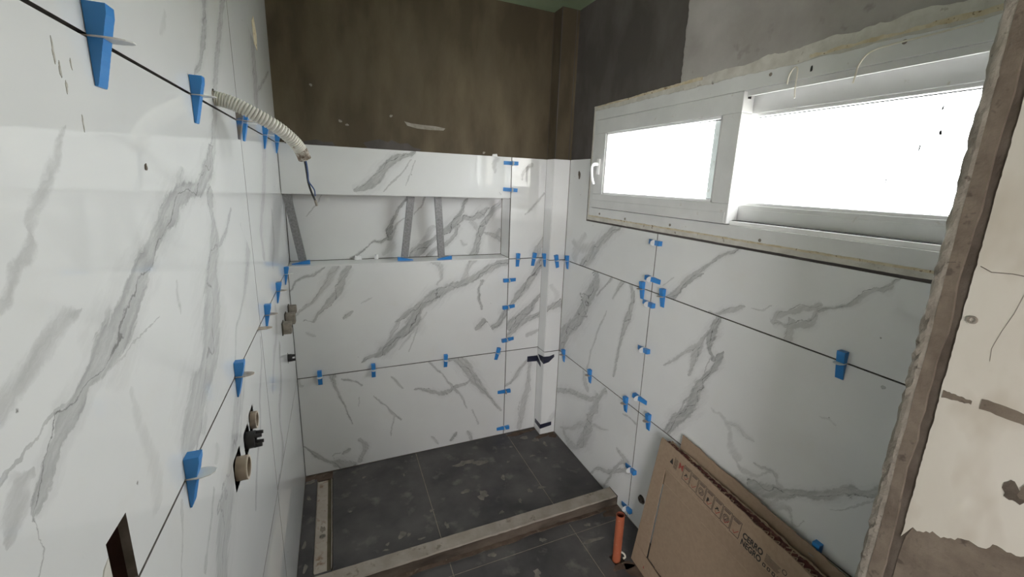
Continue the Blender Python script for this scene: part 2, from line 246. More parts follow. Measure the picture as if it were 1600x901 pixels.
  (0.2, 0.3, [(-1.6682,1.0041,0.0021),(-1.6946,1.0087,0.0042),(-1.7149,1.004,0.0021)]),
 ],
}

# ------------------------------------------------------------------ node helpers
def new_mat(name):
    m = bpy.data.materials.new(name)
    m.use_nodes = True
    return m, m.node_tree, m.node_tree.nodes['Principled BSDF']

def nd(nt, kind, **kw):
    n = nt.nodes.new(kind)
    for k, v in kw.items():
        if k == 'inp':
            for kk, vv in v.items():
                if isinstance(vv, bpy.types.NodeSocket): nt.links.new(vv, n.inputs[kk])
                else: n.inputs[kk].default_value = vv
        else: setattr(n, k, v)
    return n

def mth(nt, op, a, b=None, c=None):
    n = nt.nodes.new('ShaderNodeMath'); n.operation = op
    for i, x in enumerate((a, b, c)):
        if x is None: continue
        if isinstance(x, bpy.types.NodeSocket): nt.links.new(x, n.inputs[i])
        else: n.inputs[i].default_value = x
    return n.outputs[0]

def mixc(nt, fac, a, b, blend='MIX'):
    n = nt.nodes.new('ShaderNodeMix'); n.data_type = 'RGBA'; n.blend_type = blend
    for s, x in ((n.inputs[0], fac), (n.inputs[6], a), (n.inputs[7], b)):
        if isinstance(x, bpy.types.NodeSocket): nt.links.new(x, s)
        else: s.default_value = x if not isinstance(x, tuple) else (*x[:3], 1)
    return n.outputs[2]

def noise(nt, vec, scale, detail=4, rough=.55, dist=0.0):
    n = nd(nt, 'ShaderNodeTexNoise', inp={'Scale': scale, 'Detail': detail, 'Roughness': rough, 'Distortion': dist})
    if vec is not None: nt.links.new(vec, n.inputs['Vector'])
    return n

def remap(nt, val, a, b, c=0.0, d=1.0, kind='LINEAR'):
    n = nt.nodes.new('ShaderNodeMapRange'); n.interpolation_type = kind
    for i, x in enumerate((val, a, b, c, d)):
        if isinstance(x, bpy.types.NodeSocket): nt.links.new(x, n.inputs[i])
        else: n.inputs[i].default_value = x
    return n.outputs[0]

def objco(nt, sc=(1, 1, 1)):
    t = nd(nt, 'ShaderNodeTexCoord')
    m = nd(nt, 'ShaderNodeMapping')
    nt.links.new(t.outputs['Object'], m.inputs['Vector'])
    m.inputs['Scale'].default_value = sc
    return m.outputs[0]

def bump(nt, bsdf, h, strength=.3, dist=.002):
    b = nd(nt, 'ShaderNodeBump', inp={'Strength': strength, 'Distance': dist, 'Height': h})
    nt.links.new(b.outputs[0], bsdf.inputs['Normal'])

MATS = {}
def mottled(name, c1, c2, scale=8, rough=.7, detail=5, sc=(1, 1, 1), bumps=0.0, bdist=.002, metal=0.0, spec=.5, lo=.35, hi=.65, c3=None, s3=40, t3=(.62, .7)):
    """A plain two- or three-tone procedural material."""
    if name in MATS: return MATS[name]
    m, nt, b = new_mat(name)
    co = objco(nt, sc)
    n = noise(nt, co, scale, detail)
    col = mixc(nt, remap(nt, n.outputs[0], lo, hi), c1, c2)
    if c3:
        n3 = noise(nt, co, s3, 3)
        col = mixc(nt, remap(nt, n3.outputs[0], *t3), col, c3)
    nt.links.new(col, b.inputs['Base Color'])
    b.inputs['Roughness'].default_value = rough
    b.inputs['Metallic'].default_value = metal
    b.inputs['Specular IOR Level'].default_value = spec
    if bumps:
        nb = noise(nt, co, scale * 6, 5)
        bump(nt, b, nb.outputs[0], bumps, bdist)
    MATS[name] = m
    return m

TILE_WHITE, TILE_GREY = (.74, .745, .74), (.13, .128, .124)
def marble(key):
    """White porcelain with the grey veins of one tile; UV is in metres on the wall."""
    m, nt, b = new_mat('marble_' + key)
    uv = nd(nt, 'ShaderNodeUVMap', uv_map='wall').outputs[0]
    n1 = noise(nt, uv, 14, 3, .6)
    n2 = noise(nt, uv, 70, 4, .65)
    d1 = nd(nt, 'ShaderNodeVectorMath', operation='MULTIPLY_ADD', inp={0: n1.outputs['Color'], 1: (.022, .022, 0), 2: (-.011, -.011, 0)}).outputs[0]
    d2 = nd(nt, 'ShaderNodeVectorMath', operation='MULTIPLY_ADD', inp={0: n2.outputs['Color'], 1: (.012, .012, 0), 2: (-.006, -.006, 0)}).outputs[0]
    ds = nd(nt, 'ShaderNodeVectorMath', operation='ADD', inp={0: d1, 1: d2}).outputs[0]
    p = nd(nt, 'ShaderNodeVectorMath', operation='ADD', inp={0: uv, 1: ds}).outputs[0]
    # streaks inside the veins
    mp_ = nd(nt, 'ShaderNodeMapping', inp={0: p})
    mp_.vector_type = 'TEXTURE'
    mp_.inputs['Rotation'].default_value = (0, 0, math.radians({'R': -50, 'L': 28}.get(key[0], -50 if key == 'BB' else 48)))
    mp_.inputs['Scale'].default_value = (1 / 14, 1 / 80, 1)
    st = noise(nt, mp_.outputs[0], 1, 6, .72)
    streak = remap(nt, st.outputs[0], .34, .58, .55, 1.0)
    fray = remap(nt, st.outputs[0], .3, .7, .72, 1.3)
    wn_ = noise(nt, uv, 8, 1.5, .5)
    wander = remap(nt, wn_.outputs[0], .25, .75, -1.3, 1.3)
    total = None
    for strength, soft, pts in VEINS.get(key, []):
        strength *= 1.05 if key[0] == 'L' else 1.3
        p0 = Vector(pts[0][:2]); p1 = Vector(pts[-1][:2])
        e = p1 - p0; ln = e.length; e /= ln; nrm = Vector((-e.y, e.x))
        rows = []; last = -1
        for (x, y, w) in pts:
            q = Vector((x, y)) - p0
            t = max(q.dot(e) / ln, last + .012); last = t
            rows.append((t, q.dot(nrm), w))
        tm = max(1.0, rows[-1][0])
        rows = [(t / tm, s, w) for t, s, w in rows]; ln2 = ln * tm
        smin = min(r[1] for r in rows); smax = max(r[1] for r in rows)
        sr = max(smax - smin, 1e-4); wm = max(r[2] for r in rows)
        t = mth(nt, 'ADD', nd(nt, 'ShaderNodeVectorMath', operation='DOT_PRODUCT', inp={0: p, 1: (e.x / ln2, e.y / ln2, 0)}).outputs['Value'], -p0.dot(e) / ln2)
        s = mth(nt, 'ADD', nd(nt, 'ShaderNodeVectorMath', operation='DOT_PRODUCT', inp={0: p, 1: (nrm.x, nrm.y, 0)}).outputs['Value'], -p0.dot(nrm))
        def curve(vals, ends):
            fc = nd(nt, 'ShaderNodeFloatCurve', inp={'Value': t})
            c = fc.mapping.curves[0]
            pp = [(rows[i][0] * .94 + .03, vals[i]) for i in range(len(rows))]
            if ends: pp = [(0.0, 0.0)] + pp + [(1.0, 0.0)]
            else: pp = [(0.0, vals[0])] + pp + [(1.0, vals[-1])]
            while len(c.points) < len(pp): c.points.new(.5, .5)
            for i, (a, bb) in enumerate(pp):
                c.points[i].location = (a, bb); c.points[i].handle_type = 'AUTO_CLAMPED'
            fc.mapping.extend = 'HORIZONTAL'
            fc.mapping.update()
            return fc.outputs[0]
        t = mth(nt, 'MULTIPLY_ADD', t, .94, .03)
        cen = mth(nt, 'MULTIPLY_ADD', curve([(r[1] - smin) / sr for r in rows], False), sr, smin)
        wid = mth(nt, 'MULTIPLY_ADD', curve([r[2] / wm for r in rows], True), wm * 1.2, 1e-5)
        wid = mth(nt, 'MULTIPLY', wid, fray)
        d = mth(nt, 'ABSOLUTE', mth(nt, 'SUBTRACT', s, cen))
        mk = remap(nt, d, wid, mth(nt, 'MULTIPLY', wid, soft), 0, strength, 'SMOOTHSTEP')
        rim = remap(nt, d, mth(nt, 'MULTIPLY', wid, .35), mth(nt, 'MULTIPLY', wid, .8), .72, 1.0)
        mk = mth(nt, 'MULTIPLY', mk, rim)
        if wm > .0055 and soft >= .3:
            # a darker thread wandering inside the band and a pale halo round it
            th = mth(nt, 'ABSOLUTE', mth(nt, 'MULTIPLY_ADD', wander, wid, mth(nt, 'SUBTRACT', s, cen)))
            tw = mth(nt, 'MINIMUM', mth(nt, 'MULTIPLY', wid, .35), mth(nt, 'MULTIPLY_ADD', wid, .09, .0005))
            mk = mth(nt, 'MAXIMUM', mk, remap(nt, th, tw, mth(nt, 'MULTIPLY', tw, .2), 0, min(1.0, strength * 1.3), 'SMOOTHSTEP'))
            mk = mth(nt, 'MAXIMUM', mk, remap(nt, d, mth(nt, 'MULTIPLY', wid, 1.9), mth(nt, 'MULTIPLY', wid, .4), 0, strength * .30))
        total = mk if total is None else mth(nt, 'MAXIMUM', total, mk)
    cloud = noise(nt, uv, 3.2, 4, .5)
    base = mixc(nt, remap(nt, cloud.outputs[0], .4, .75), TILE_WHITE, (.695, .70, .70))
    if total is not None:
        base = mixc(nt, mth(nt, 'MULTIPLY', total, streak), base, TILE_GREY)
    # specks of thinset and dirt, sparse
    vo = nd(nt, 'ShaderNodeTexVoronoi', inp={'Scale': 26.0, 'Randomness': 1.0}); nt.links.new(p, vo.inputs['Vector'])
    sp = mth(nt, 'MULTIPLY', remap(nt, vo.outputs['Distance'], .075, .03), mth(nt, 'GREATER_THAN', nd(nt, 'ShaderNodeSeparateColor', inp={0: vo.outputs['Color']}).outputs[0], .972))
    base = mixc(nt, mth(nt, 'MULTIPLY', sp, .8), base, (.12, .11, .10))
    # a thin film of dust
    du = noise(nt, uv, 5, 6, .7)
    dust = remap(nt, du.outputs[0], .55, .8, 0, .25)
    base = mixc(nt, dust, base, (.66, .62, .55))
    nt.links.new(base, b.inputs['Base Color'])
    nt.links.new(mth(nt, 'MULTIPLY_ADD', dust, .35, .03), b.inputs['Roughness'])
    b.inputs['Specular IOR Level'].default_value = .55
    return m

_mcache = {}
def get_marble(key):
    if key not in _mcache: _mcache[key] = marble(key)
    return _mcache[key]

# ------------------------------------------------------------------ mesh helpers
def tag(o, label=None, cat=None, group=None, kind=None):
    if label: o['label'] = label
    if cat: o['category'] = cat
    if group: o['group'] = group
    if kind: o['kind'] = kind
    return o

def link(name, me, mat, parent=None):
    o = bpy.data.objects.new(name, me)
    COL.objects.link(o)
    if mat is not None and not me.materials: me.materials.append(mat)
    if parent is not None: o.parent = parent
    return o

def empty(name, loc=(0, 0, 0), parent=None, mtx=None):
    o = bpy.data.objects.new(name, None)
    o.empty_display_size = .05
    COL.objects.link(o)
    if mtx is not None: o.matrix_world = mtx
    else: o.location = loc
    if parent is not None: o.parent = parent
    return o

def finish(bm, name, smooth=False):
    bmesh.ops.recalc_face_normals(bm, faces=bm.faces)
    me = bpy.data.meshes.new(name)
    bm.to_mesh(me); bm.free()
    if smooth:
        for p in me.polygons: p.use_smooth = True
    return me

def smooth_angle(me, deg=40):
    for p in me.polygons: p.use_smooth = True
    try: me.set_sharp_from_angle(angle=math.radians(deg))
    except Exception: pass
    return me

def box_bm(bm, a, b, bev=0.0):
    r = bmesh.ops.create_cube(bm, size=1)
    for v in r['verts']:
        for k in range(3): v.co[k] = a[k] + (b[k] - a[k]) * (v.co[k] + .5)
    if bev:
        es = list({e for v in r['verts'] for e in v.link_edges})
        bmesh.ops.bevel(bm, geom=es, offset=bev, segments=2, affect='EDGES', profile=.6)

def box(name, a, b, mat, parent=None, bev=0.0):
    bm = bmesh.new(); box_bm(bm, a, b, bev)
    return link(name, finish(bm, name), mat, parent)

def boxes(name, lst, mat, parent=None, bev=0.0):
    bm = bmesh.new()
    for a, b in lst: box_bm(bm, a, b, bev)
    return link(name, finish(bm, name), mat, parent)

def cyl_bm(bm, p0, p1, r0, r1=None, seg=24, hole=None):
    """Cylinder, cone or (with hole = inner radius) tube between two points."""
    p0 = Vector(p0); p1 = Vector(p1); r1 = r0 if r1 is None else r1
    ax = (p1 - p0).normalized()
    a = ax.orthogonal().normalized(); c = ax.cross(a)
    def ring(p, r): return [bm.verts.new(p + a * (r * math.cos(2 * math.pi * i / seg)) + c * (r * math.sin(2 * math.pi * i / seg))) for i in range(seg)]
    A, B = ring(p0, r0), ring(p1, r1)
    if hole:
        C, D = ring(p0, hole), ring(p1, hole)
        for i in range(seg):
            j = (i + 1) % seg
            bm.faces.new((A[i], A[j], B[j], B[i])); bm.faces.new((C[j], C[i], D[i], D[j]))
            bm.faces.new((B[i], B[j], D[j], D[i])); bm.faces.new((A[j], A[i], C[i], C[j]))
    else:
        for i in range(seg):
            j = (i + 1) % seg
            bm.faces.new((A[i], A[j], B[j], B[i]))
        bm.faces.new(A[::-1]); bm.faces.new(B)

def tube_path(bm, pts, radii, seg=12, cap=True):
    pts = [Vector(p) for p in pts]; n = len(pts); prev = None; rings = []
    for i, p in enumerate(pts):
        t = (pts[min(i + 1, n - 1)] - pts[max(i - 1, 0)]).normalized()
        a = t.orthogonal().normalized() if prev is None else (prev - t * prev.dot(t)).normalized()
        prev = a; c = t.cross(a)
        r = radii[i] if isinstance(radii, (list, tuple)) else radii
        rings.append([bm.verts.new(p + a * (r * math.cos(2 * math.pi * k / seg)) + c * (r * math.sin(2 * math.pi * k / seg))) for k in range(seg)])
    for A, B in zip(rings, rings[1:]):
        for k in range(seg):
            j = (k + 1) % seg
            bm.faces.new((A[k], A[j], B[j], B[k]))
    if cap: bm.faces.new(rings[0][::-1]); bm.faces.new(rings[-1])
    return rings

def spline(ctrl, n):
    """Catmull-Rom through the control points."""
    P = [Vector(c) for c in ctrl]; P = [P[0] * 2 - P[1]] + P + [P[-1] * 2 - P[-2]]
    out = []
    m = len(P) - 3
    for i in range(n):
        x = i / (n - 1) * m; k = min(int(x), m - 1); t = x - k
        a, b, c, d = P[k:k + 4]
        out.append(.5 * ((2 * b) + (c - a) * t + (2 * a - 5 * b + 4 * c - d) * t * t + (3 * b - a - 3 * c + d) * t ** 3))
    return out

# a wall is a mapping (u, v, d) -> point, d = height above its face
LEFT = lambda u, v, d=0: (d, u, v)
BACK = lambda u, v, d=0: (u, -d, v)
RIGHT = lambda u, v, d=0: (W - d, u, v)
NICHEB = lambda u, v, d=0: (u, NICHE - d, v)
BOXL = lambda u, v, d=0: (XB - d, u, v)
BOXF = lambda u, v, d=0: (u, -BD - d, v)
FLOOR = lambda u, v, d=0: (u, v, d)

def panel(name, mp, u0, u1, v0, v1, mat, parent=None, holes=(), circles=(), d0=-TT, d1=0.0, edge=None):
    """A slab on a wall with rectangular (u0,u1,v0,v1) and round (u,v,r) holes; UV in metres."""
    us = {u0, u1}; vs = {v0, v1}
    cl = lambda x, a, b: min(max(x, a), b)
    for h in holes:
        us |= {cl(h[0], u0, u1), cl(h[1], u0, u1)}; vs |= {cl(h[2], v0, v1), cl(h[3], v0, v1)}
    sq = []
    for (cu, cv, r) in circles:
        q = r * 1.15
        us |= {cu - q, cu + q}; vs |= {cv - q, cv + q}; sq.append((cu - q, cu + q, cv - q, cv + q, cu, cv, r))
    us = sorted(us); vs = sorted(vs)
    verts, uvs, faces, sides, idx = [], [], [], set(), {}
    def V(u, v, d):
        k = (round(u, 5), round(v, 5), d)
        if k not in idx:
            idx[k] = len(verts); verts.append(mp(u, v, d)); uvs.append((u, v))
        return idx[k]
    def filled(i, j):
        if i < 0 or j < 0 or i >= len(us) - 1 or j >= len(vs) - 1: return False
        a, b = (us[i] + us[i + 1]) / 2, (vs[j] + vs[j + 1]) / 2
        return not any(h[0] < a < h[1] and h[2] < b < h[3] for h in holes)
    def circ(i, j):
        a, b = (us[i] + us[i + 1]) / 2, (vs[j] + vs[j + 1]) / 2
        for q in sq:
            if q[0] < a < q[1] and q[2] < b < q[3]: return q
        return None
    for i in range(len(us) - 1):
        for j in range(len(vs) - 1):
            if not filled(i, j): continue
            a, b, c, d = us[i], us[i + 1], vs[j], vs[j + 1]
            q = circ(i, j)
            if q:
                _, _, _, _, cu, cv, r = q; n = 24; h = (b - a) / 2
                ring = []
                for k in range(n):
                    an = 2 * math.pi * (k + .5) / n; x, y = math.cos(an), math.sin(an); s = h / max(abs(x), abs(y))
                    ring.append(((cu + r * x, cv + r * y), (cu + s * x, cv + s * y)))
                corners = [(b, d), (a, d), (a, c), (b, c)]
                for k in range(n):
                    (i0, o0), (i1, o1) = ring[k], ring[(k + 1) % n]
                    extra = []
                    if k % 6 == 2: extra = [corners[k // 6]]
                    for dd in (d0, d1):
                        faces.append([V(*i0, dd), V(*o0, dd)] + [V(*e, dd) for e in extra] + [V(*o1, dd), V(*i1, dd)])
                    sides.add(len(faces)); faces.append([V(*i0, d0), V(*i1, d0), V(*i1, d1), V(*i0, d1)])
            else:
                for dd in (d0, d1): faces.append([V(a, c, dd), V(b, c, dd), V(b, d, dd), V(a, d, dd)])
            for (ni, nj, e0, e1) in ((i - 1, j, (a, c), (a, d)), (i + 1, j, (b, c), (b, d)), (i, j - 1, (a, c), (b, c)), (i, j + 1, (a, d), (b, d))):
                if not filled(ni, nj):
                    sides.add(len(faces)); faces.append([V(*e0, d0), V(*e1, d0), V(*e1, d1), V(*e0, d1)])
    me = bpy.data.meshes.new(name)
    me.from_pydata(verts, [], faces)
    lay = me.uv_layers.new(name='wall')
    for lp in me.loops: lay.data[lp.index].uv = uvs[lp.vertex_index]
    bm = bmesh.new(); bm.from_mesh(me)
    bmesh.ops.recalc_face_normals(bm, faces=bm.faces)
    bm.to_mesh(me); bm.free()
    if edge is not None:
        me.materials.append(mat); me.materials.append(edge)
        for i in sides: me.polygons[i].material_index = 1
    return link(name, me, mat, parent)

def prism(name, mp, outline, d0, d1, mat, parent=None, bev=0.0):
    """An outline on a wall given thickness from d0 to d1."""
    bm = bmesh.new()
    lo = [bm.verts.new(mp(u, v, d0)) for u, v in outline]
    hi = [bm.verts.new(mp(u, v, d1)) for u, v in outline]
    n = len(outline)
    bm.faces.new(lo[::-1]); top = bm.faces.new(hi)
    for i in range(n):
        j = (i + 1) % n
        bm.faces.new((lo[i], lo[j], hi[j], hi[i]))
    if bev: bmesh.ops.bevel(bm, geom=list(top.edges), offset=bev, segments=1, affect='EDGES')
    return link(name, finish(bm, name), mat, parent)

def ragged(p, q, n, amp, seed, keep_ends=True):
    """Points from p to q wandering sideways by amp."""
    r = random.Random(seed)
    p = Vector(p); q = Vector(q); t = (q - p); nn = Vector((-t.y, t.x)).normalized()
    out = []; w = 0
    for i in range(n + 1):
        w = w * .6 + r.uniform(-1, 1) * .7
        a = 0 if keep_ends and i in (0, n) else amp * w
        c = p + t * (i / n) + nn * a
        out.append((c.x, c.y))
    return out

def blob(u, v, ru, rv, seed, n=22, amp=.35):
    r = random.Random(seed); ph = [r.uniform(0, 6.28) for _ in range(5)]
    out = []
    for i in range(n):
        a = 2 * math.pi * i / n
        k = 1 + amp * (.5 * math.sin(2 * a + ph[0]) + .35 * math.sin(3 * a + ph[1]) + .3 * math.sin(5 * a + ph[2]) + .2 * math.sin(9 * a + ph[3]))
        out.append((u + ru * k * math.cos(a), v + rv * k * math.sin(a)))
    return out

# ------------------------------------------------------------------ materials
M_PLASTER = mottled('dark_plaster', (.076, .057, .034), (.158, .124, .078), 3.2, .85, 6, (1.6, 1.6, .55), .15, .001, lo=.42, hi=.72, c3=(.13, .104, .068), s3=2.2, t3=(.54, .82))
M_PLASTER_R = mottled('grey_brown_plaster', (.078, .068, .062), (.135, .120, .112), 4, .9, 6, (1.2, 1.2, .6), .25, .0015, lo=.4, hi=.7)
M_COAT = mottled('light_grey_coat', (.33, .305, .29), (.43, .405, .39), 5, .95, 6, (1, 1, 1), .35, .002, c3=(.30, .275, .26), s3=14)
M_SMEAR = mottled('pale_mortar_smear', (.25, .225, .19), (.33, .30, .26), 40, .95, 4, bumps=.4)
M_JOINT = mottled('dark_mortar', (.035, .03, .026), (.07, .06, .05), 30, .95, 3)
M_GREEN = mottled('green_board', (.27, .35, .22), (.31, .39, .25), 5, .8, 4)
M_HALL = mottled('hall_plaster', (.52, .49, .44), (.60, .57, .52), 3, .9, 4)
M_UPVC = mottled('white_upvc', (.66, .665, .66), (.72, .725, .72), 9, .35, 4, c3=(.52, .49, .44), s3=35, t3=(.68, .8))
M_TRACK = mottled('track_white', (.80, .80, .80), (.86, .86, .86), 20, .3, 3)
M_SEAL = mottled('black_seal', (.015, .014, .013), (.03, .028, .026), 30, .8, 2)
M_FOAM = mottled('yellowed_foam', (.55, .46, .30), (.66, .60, .46), 40, .9, 5, bumps=.6, bdist=.003, c3=(.22, .15, .09), s3=70, t3=(.63, .7))
M_ROUGH = mottled('rough_white_render', (.52, .50, .45), (.64, .62, .57), 22, .95, 6, bumps=.6, bdist=.003, c3=(.25, .21, .17), s3=34, t3=(.66, .75))
M_SLATE = mottled('slate_floor', (.040, .037, .038), (.092, .085, .083), 4.5, .38, 7, (1, 1, 1), .12, .001, c3=(.15, .138, .125), s3=11, t3=(.58, .74))
M_GROUT = mottled('sandy_grout', (.24, .20, .16), (.34, .29, .23), 30, .95, 4)
M_DUST = mottled('mortar_dust', (.15, .135, .122), (.24, .215, .19), 30, .95, 4)
M_MUD = mottled('brown_mud', (.075, .05, .037), (.13, .09, .066), 18, .95, 5, bumps=.4, c3=(.17, .13, .10), s3=30)
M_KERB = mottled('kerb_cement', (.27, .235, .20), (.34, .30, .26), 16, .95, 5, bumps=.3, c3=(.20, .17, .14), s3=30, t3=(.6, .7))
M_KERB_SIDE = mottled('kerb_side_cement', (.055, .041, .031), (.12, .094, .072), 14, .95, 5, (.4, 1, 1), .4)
M_TRAY = mottled('drain_tray', (.36, .31, .26), (.44, .39, .34), 12, .6, 4, c3=(.22, .14, .09), s3=26, t3=(.56, .7))
M_OLIVE = mottled('drain_side', (.085, .068, .035), (.12, .095, .055), 12, .7, 3)
M_BLUE = mottled('blue_plastic', (.030, .21, .55), (.036, .235, .60), 20, .35, 2)
M_BLUE_DIRTY = mottled('dirty_blue_plastic', (.030, .15, .40), (.16, .14, .12), 30, .6, 4, lo=.4, hi=.55)
M_CLIP = mottled('milky_clip', (.66, .66, .63), (.74, .74, .71), 30, .4, 2)
M_CLIP_DIRTY = mottled('mortar_stained_clip', (.33, .26, .20), (.52, .46, .40), 60, .7, 3)
M_GALV = mottled('galvanised_steel', (.24, .24, .245), (.34, .34, .345), 90, .45, 4, metal=.55, c3=(.42, .42, .43), s3=160)
M_CONDUIT = mottled('ivory_conduit', (.63, .61, .55), (.70, .68, .62), 30, .5, 3, c3=(.30, .24, .18), s3=60, t3=(.68, .75))
M_CONDUIT_D = mottled('grimy_conduit', (.20, .15, .11), (.55, .51, .45), 110, .8, 4, lo=.42, hi=.55)
M_BLACK = mottled('black_plastic', (.012, .012, .012), (.03, .028, .027), 30, .5, 3)
M_WIRE_BLUE = mottled('blue_wire', (.035, .075, .19), (.045, .09, .22), 30, .4, 2)
M_TAN = mottled('beige_pvc', (.30, .235, .175), (.36, .29, .22), 20, .5, 3)
M_TAN_RIM = mottled('beige_pvc_rim', (.44, .37, .29), (.50, .43, .34), 20, .5, 3)
M_COVER = mottled('dusty_cover', (.19, .165, .135), (.27, .24, .20), 60, .8, 4)
M_ORANGE = mottled('orange_pvc', (.36, .095, .045), (.42, .125, .06), 12, .5, 4, (1, 1, .4), c3=(.48, .24, .16), s3=60, t3=(.64, .74))
M_ORANGE_SHADE = mottled('shaded_orange_pvc', (.16, .04, .02), (.2, .05, .03), 12, .7, 2)  # darker copy of the pipe orange, shade put into the colour
M_TAPE = mottled('navy_tape', (.010, .012, .03), (.018, .02, .045), 30, .45, 2)
M_CARD = mottled('brown_card', (.30, .215, .148), (.335, .245, .172), 60, .9, 4, (1, 1, 4))
M_CARD_IN = mottled('brown_card_panel', (.275, .20, .138), (.305, .222, .155), 60, .9, 4, (1, 1, 4))
M_TORN = mottled('torn_card', (.30, .22, .15), (.37, .28, .20), 80, .95, 5, bumps=.6)
M_MAROON = mottled('maroon_print', (.075, .025, .022), (.13, .04, .032), 30, .85, 3, c3=(.24, .15, .10), s3=55, t3=(.6, .66))
M_INK = mottled('black_ink', (.02, .018, .017), (.035, .03, .028), 60, .7, 2)
M_INK_RED = mottled('red_ink', (.28, .05, .035), (.32, .07, .05), 60, .7, 2)
M_PAINT = mottled('off_white_paint', (.54, .51, .445), (.60, .57, .51), 6, .9, 6, (1, 1, .5), .25, .002, c3=(.40, .35, .28), s3=11, t3=(.54, .8))
M_CEMENT = mottled('bare_cement', (.125, .098, .075), (.19, .155, .12), 18, .95, 6, bumps=.6, bdist=.003, c3=(.09, .072, .056), s3=40)
M_CEMENT_L = mottled('pale_cement', (.20, .175, .145), (.30, .27, .23), 25, .95, 6, bumps=.7, bdist=.004, c3=(.12, .095, .075), s3=50)
M_CEMENT_D = mottled('dark_cement', (.075, .058, .044), (.12, .098, .078), 20, .95, 6, bumps=.6, bdist=.003)
M_BOX = mottled('wall_box_dark', (.03, .026, .02), (.07, .058, .04), 30, .8, 4)
M_BOX_RED = mottled('wall_box_side', (.055, .022, .016), (.075, .032, .024), 30, .8, 3)
M_GROUND = mottled('pale_ground', (.5, .49, .46), (.6, .59, .56), .6, .95, 4)
M_EDGE = mottled('tile_edge', (.16, .145, .13), (.26, .24, .22), 40, .9, 3)
M_STAIN = mottled('faint_mortar_stain', (.34, .32, .27), (.48, .46, .41), 160, .9, 4)
M_STRING = mottled('white_cord', (.68, .64, .54), (.75, .72, .64), 30, .6, 2)

m, nt, b = new_mat('window_glass')
tr = nd(nt, 'ShaderNodeBsdfTransparent', inp={'Color': (.93, .96, .96, 1)})
gl = nd(nt, 'ShaderNodeBsdfGlossy', inp={'Roughness': .02})
lw = nd(nt, 'ShaderNodeLayerWeight', inp={'Blend': .5})
fr = mth(nt, 'MULTIPLY_ADD', mth(nt, 'POWER', lw.outputs['Facing'], 4.0), .7, .04)
mx = nd(nt, 'ShaderNodeMixShader', inp={0: fr, 1: tr.outputs[0], 2: gl.outputs[0]})
nt.links.new(mx.outputs[0], nt.nodes['Material Output'].inputs[0])
M_GLASS = m

# ------------------------------------------------------------------ the setting
g2 = GAP / 2
YN = 0.25                                    # outer back of the rear wall
# rear wall with its niche
wb = boxes('wall_back', [
    ((-.25, TT, 0), (W + .25, YN, LEDGE - TT)),
    ((-.25, NICHE + TT, LEDGE - TT), (W + .25, YN, LINTEL + TT)),
    ((XJ + TT, TT, LEDGE - TT), (W + .25, NICHE + TT, LINTEL + TT)),
    ((-.25, .0115, LINTEL + TT), (W + .25, YN, ZC)),
], M_PLASTER)
tag(wb, 'dark brown cement plastered rear wall above the marble tiles', None, kind='structure')
def tile(mp, key, u0, u1, v0, v1, parent, **kw):
    return panel('tile', mp, u0 + g2, u1 - g2, v0 + g2, v1 - g2, get_marble(key), parent, edge=M_EDGE, **kw)
JB = dict(d0=-TT - .0015, d1=-TT + .002)
panel('mortar_bed', BACK, 0, XB, 0, LEDGE - .012, M_JOINT, wb, **JB)
panel('mortar_bed', BACK, XJ + .0005, XB, LEDGE - .012, Z3 - .002, M_JOINT, wb, **JB)
tile(BACK, 'BB', 0, XJ, 0, Z1, wb)
tile(BACK, 'BM', 0, XJ, Z1, Z2 + .002, wb)
tile(BACK, 'BL', 0, XJ, LINTEL, Z3 + g2, wb)
tile(BACK, 'S0', XJ, XB + g2, 0, Z1, wb)
tile(BACK, 'S1', XJ, XB + g2, Z1, Z2, wb)
tile(BACK, 'S2', XJ, XB + g2, Z2, Z3 + g2, wb)
tile(NICHEB, 'NB', 0, XJ, LEDGE, LINTEL, wb)
panel('tile', lambda u, v, d=0: (u, v, LEDGE + d), g2, XJ - g2, .0005, NICHE - g2, get_marble('plain'), wb)
panel('tile', lambda u, v, d=0: (u, v, LINTEL - d), g2, XJ - g2, TT + .001, NICHE - g2, get_marble('plain'), wb, d0=-TT)
panel('tile', lambda u, v, d=0: (XJ - d, u, v), TT + .001, NICHE - g2, LEDGE + .001, LINTEL - .001, get_marble('plain'), wb)
# trowel smears on the plaster
BP = lambda u, v, d=0: (u, .0115 - d, v)
prism('plaster_smear', BP, [(.40, 1.790), (.66, 1.790), (.67, 1.803), (.63, 1.808), (.60, 1.828), (.56, 1.822), (.52, 1.838), (.50, 1.826), (.46, 1.838), (.42, 1.828), (.38, 1.815)], -.001, .0012, M_PLASTER_R, wb)
prism('plaster_smear', BP, [(.585, 1.935), (.62, 1.928), (.68, 1.925), (.75, 1.924), (.80, 1.917), (.79, 1.906), (.72, 1.903), (.65, 1.905), (.60, 1.915)], -.001, .0015, M_SMEAR, wb)
prism('plaster_smear', BP, [(.09, 1.79), (.25, 1.79), (.24, 1.81), (.20, 1.806), (.17, 1.816), (.12, 1.806)], -.001, .0010, M_PLASTER_R, wb)
for i, (u, v) in enumerate(((.28, 1.91), (.31, 1.895), (.52, 1.955), (.16, 2.06), (1.02, 1.805))):
    prism('plaster_smear', BP, blob(u, v, .008, .006, 50 + i, 9), -.001, .0012, M_SMEAR, wb)

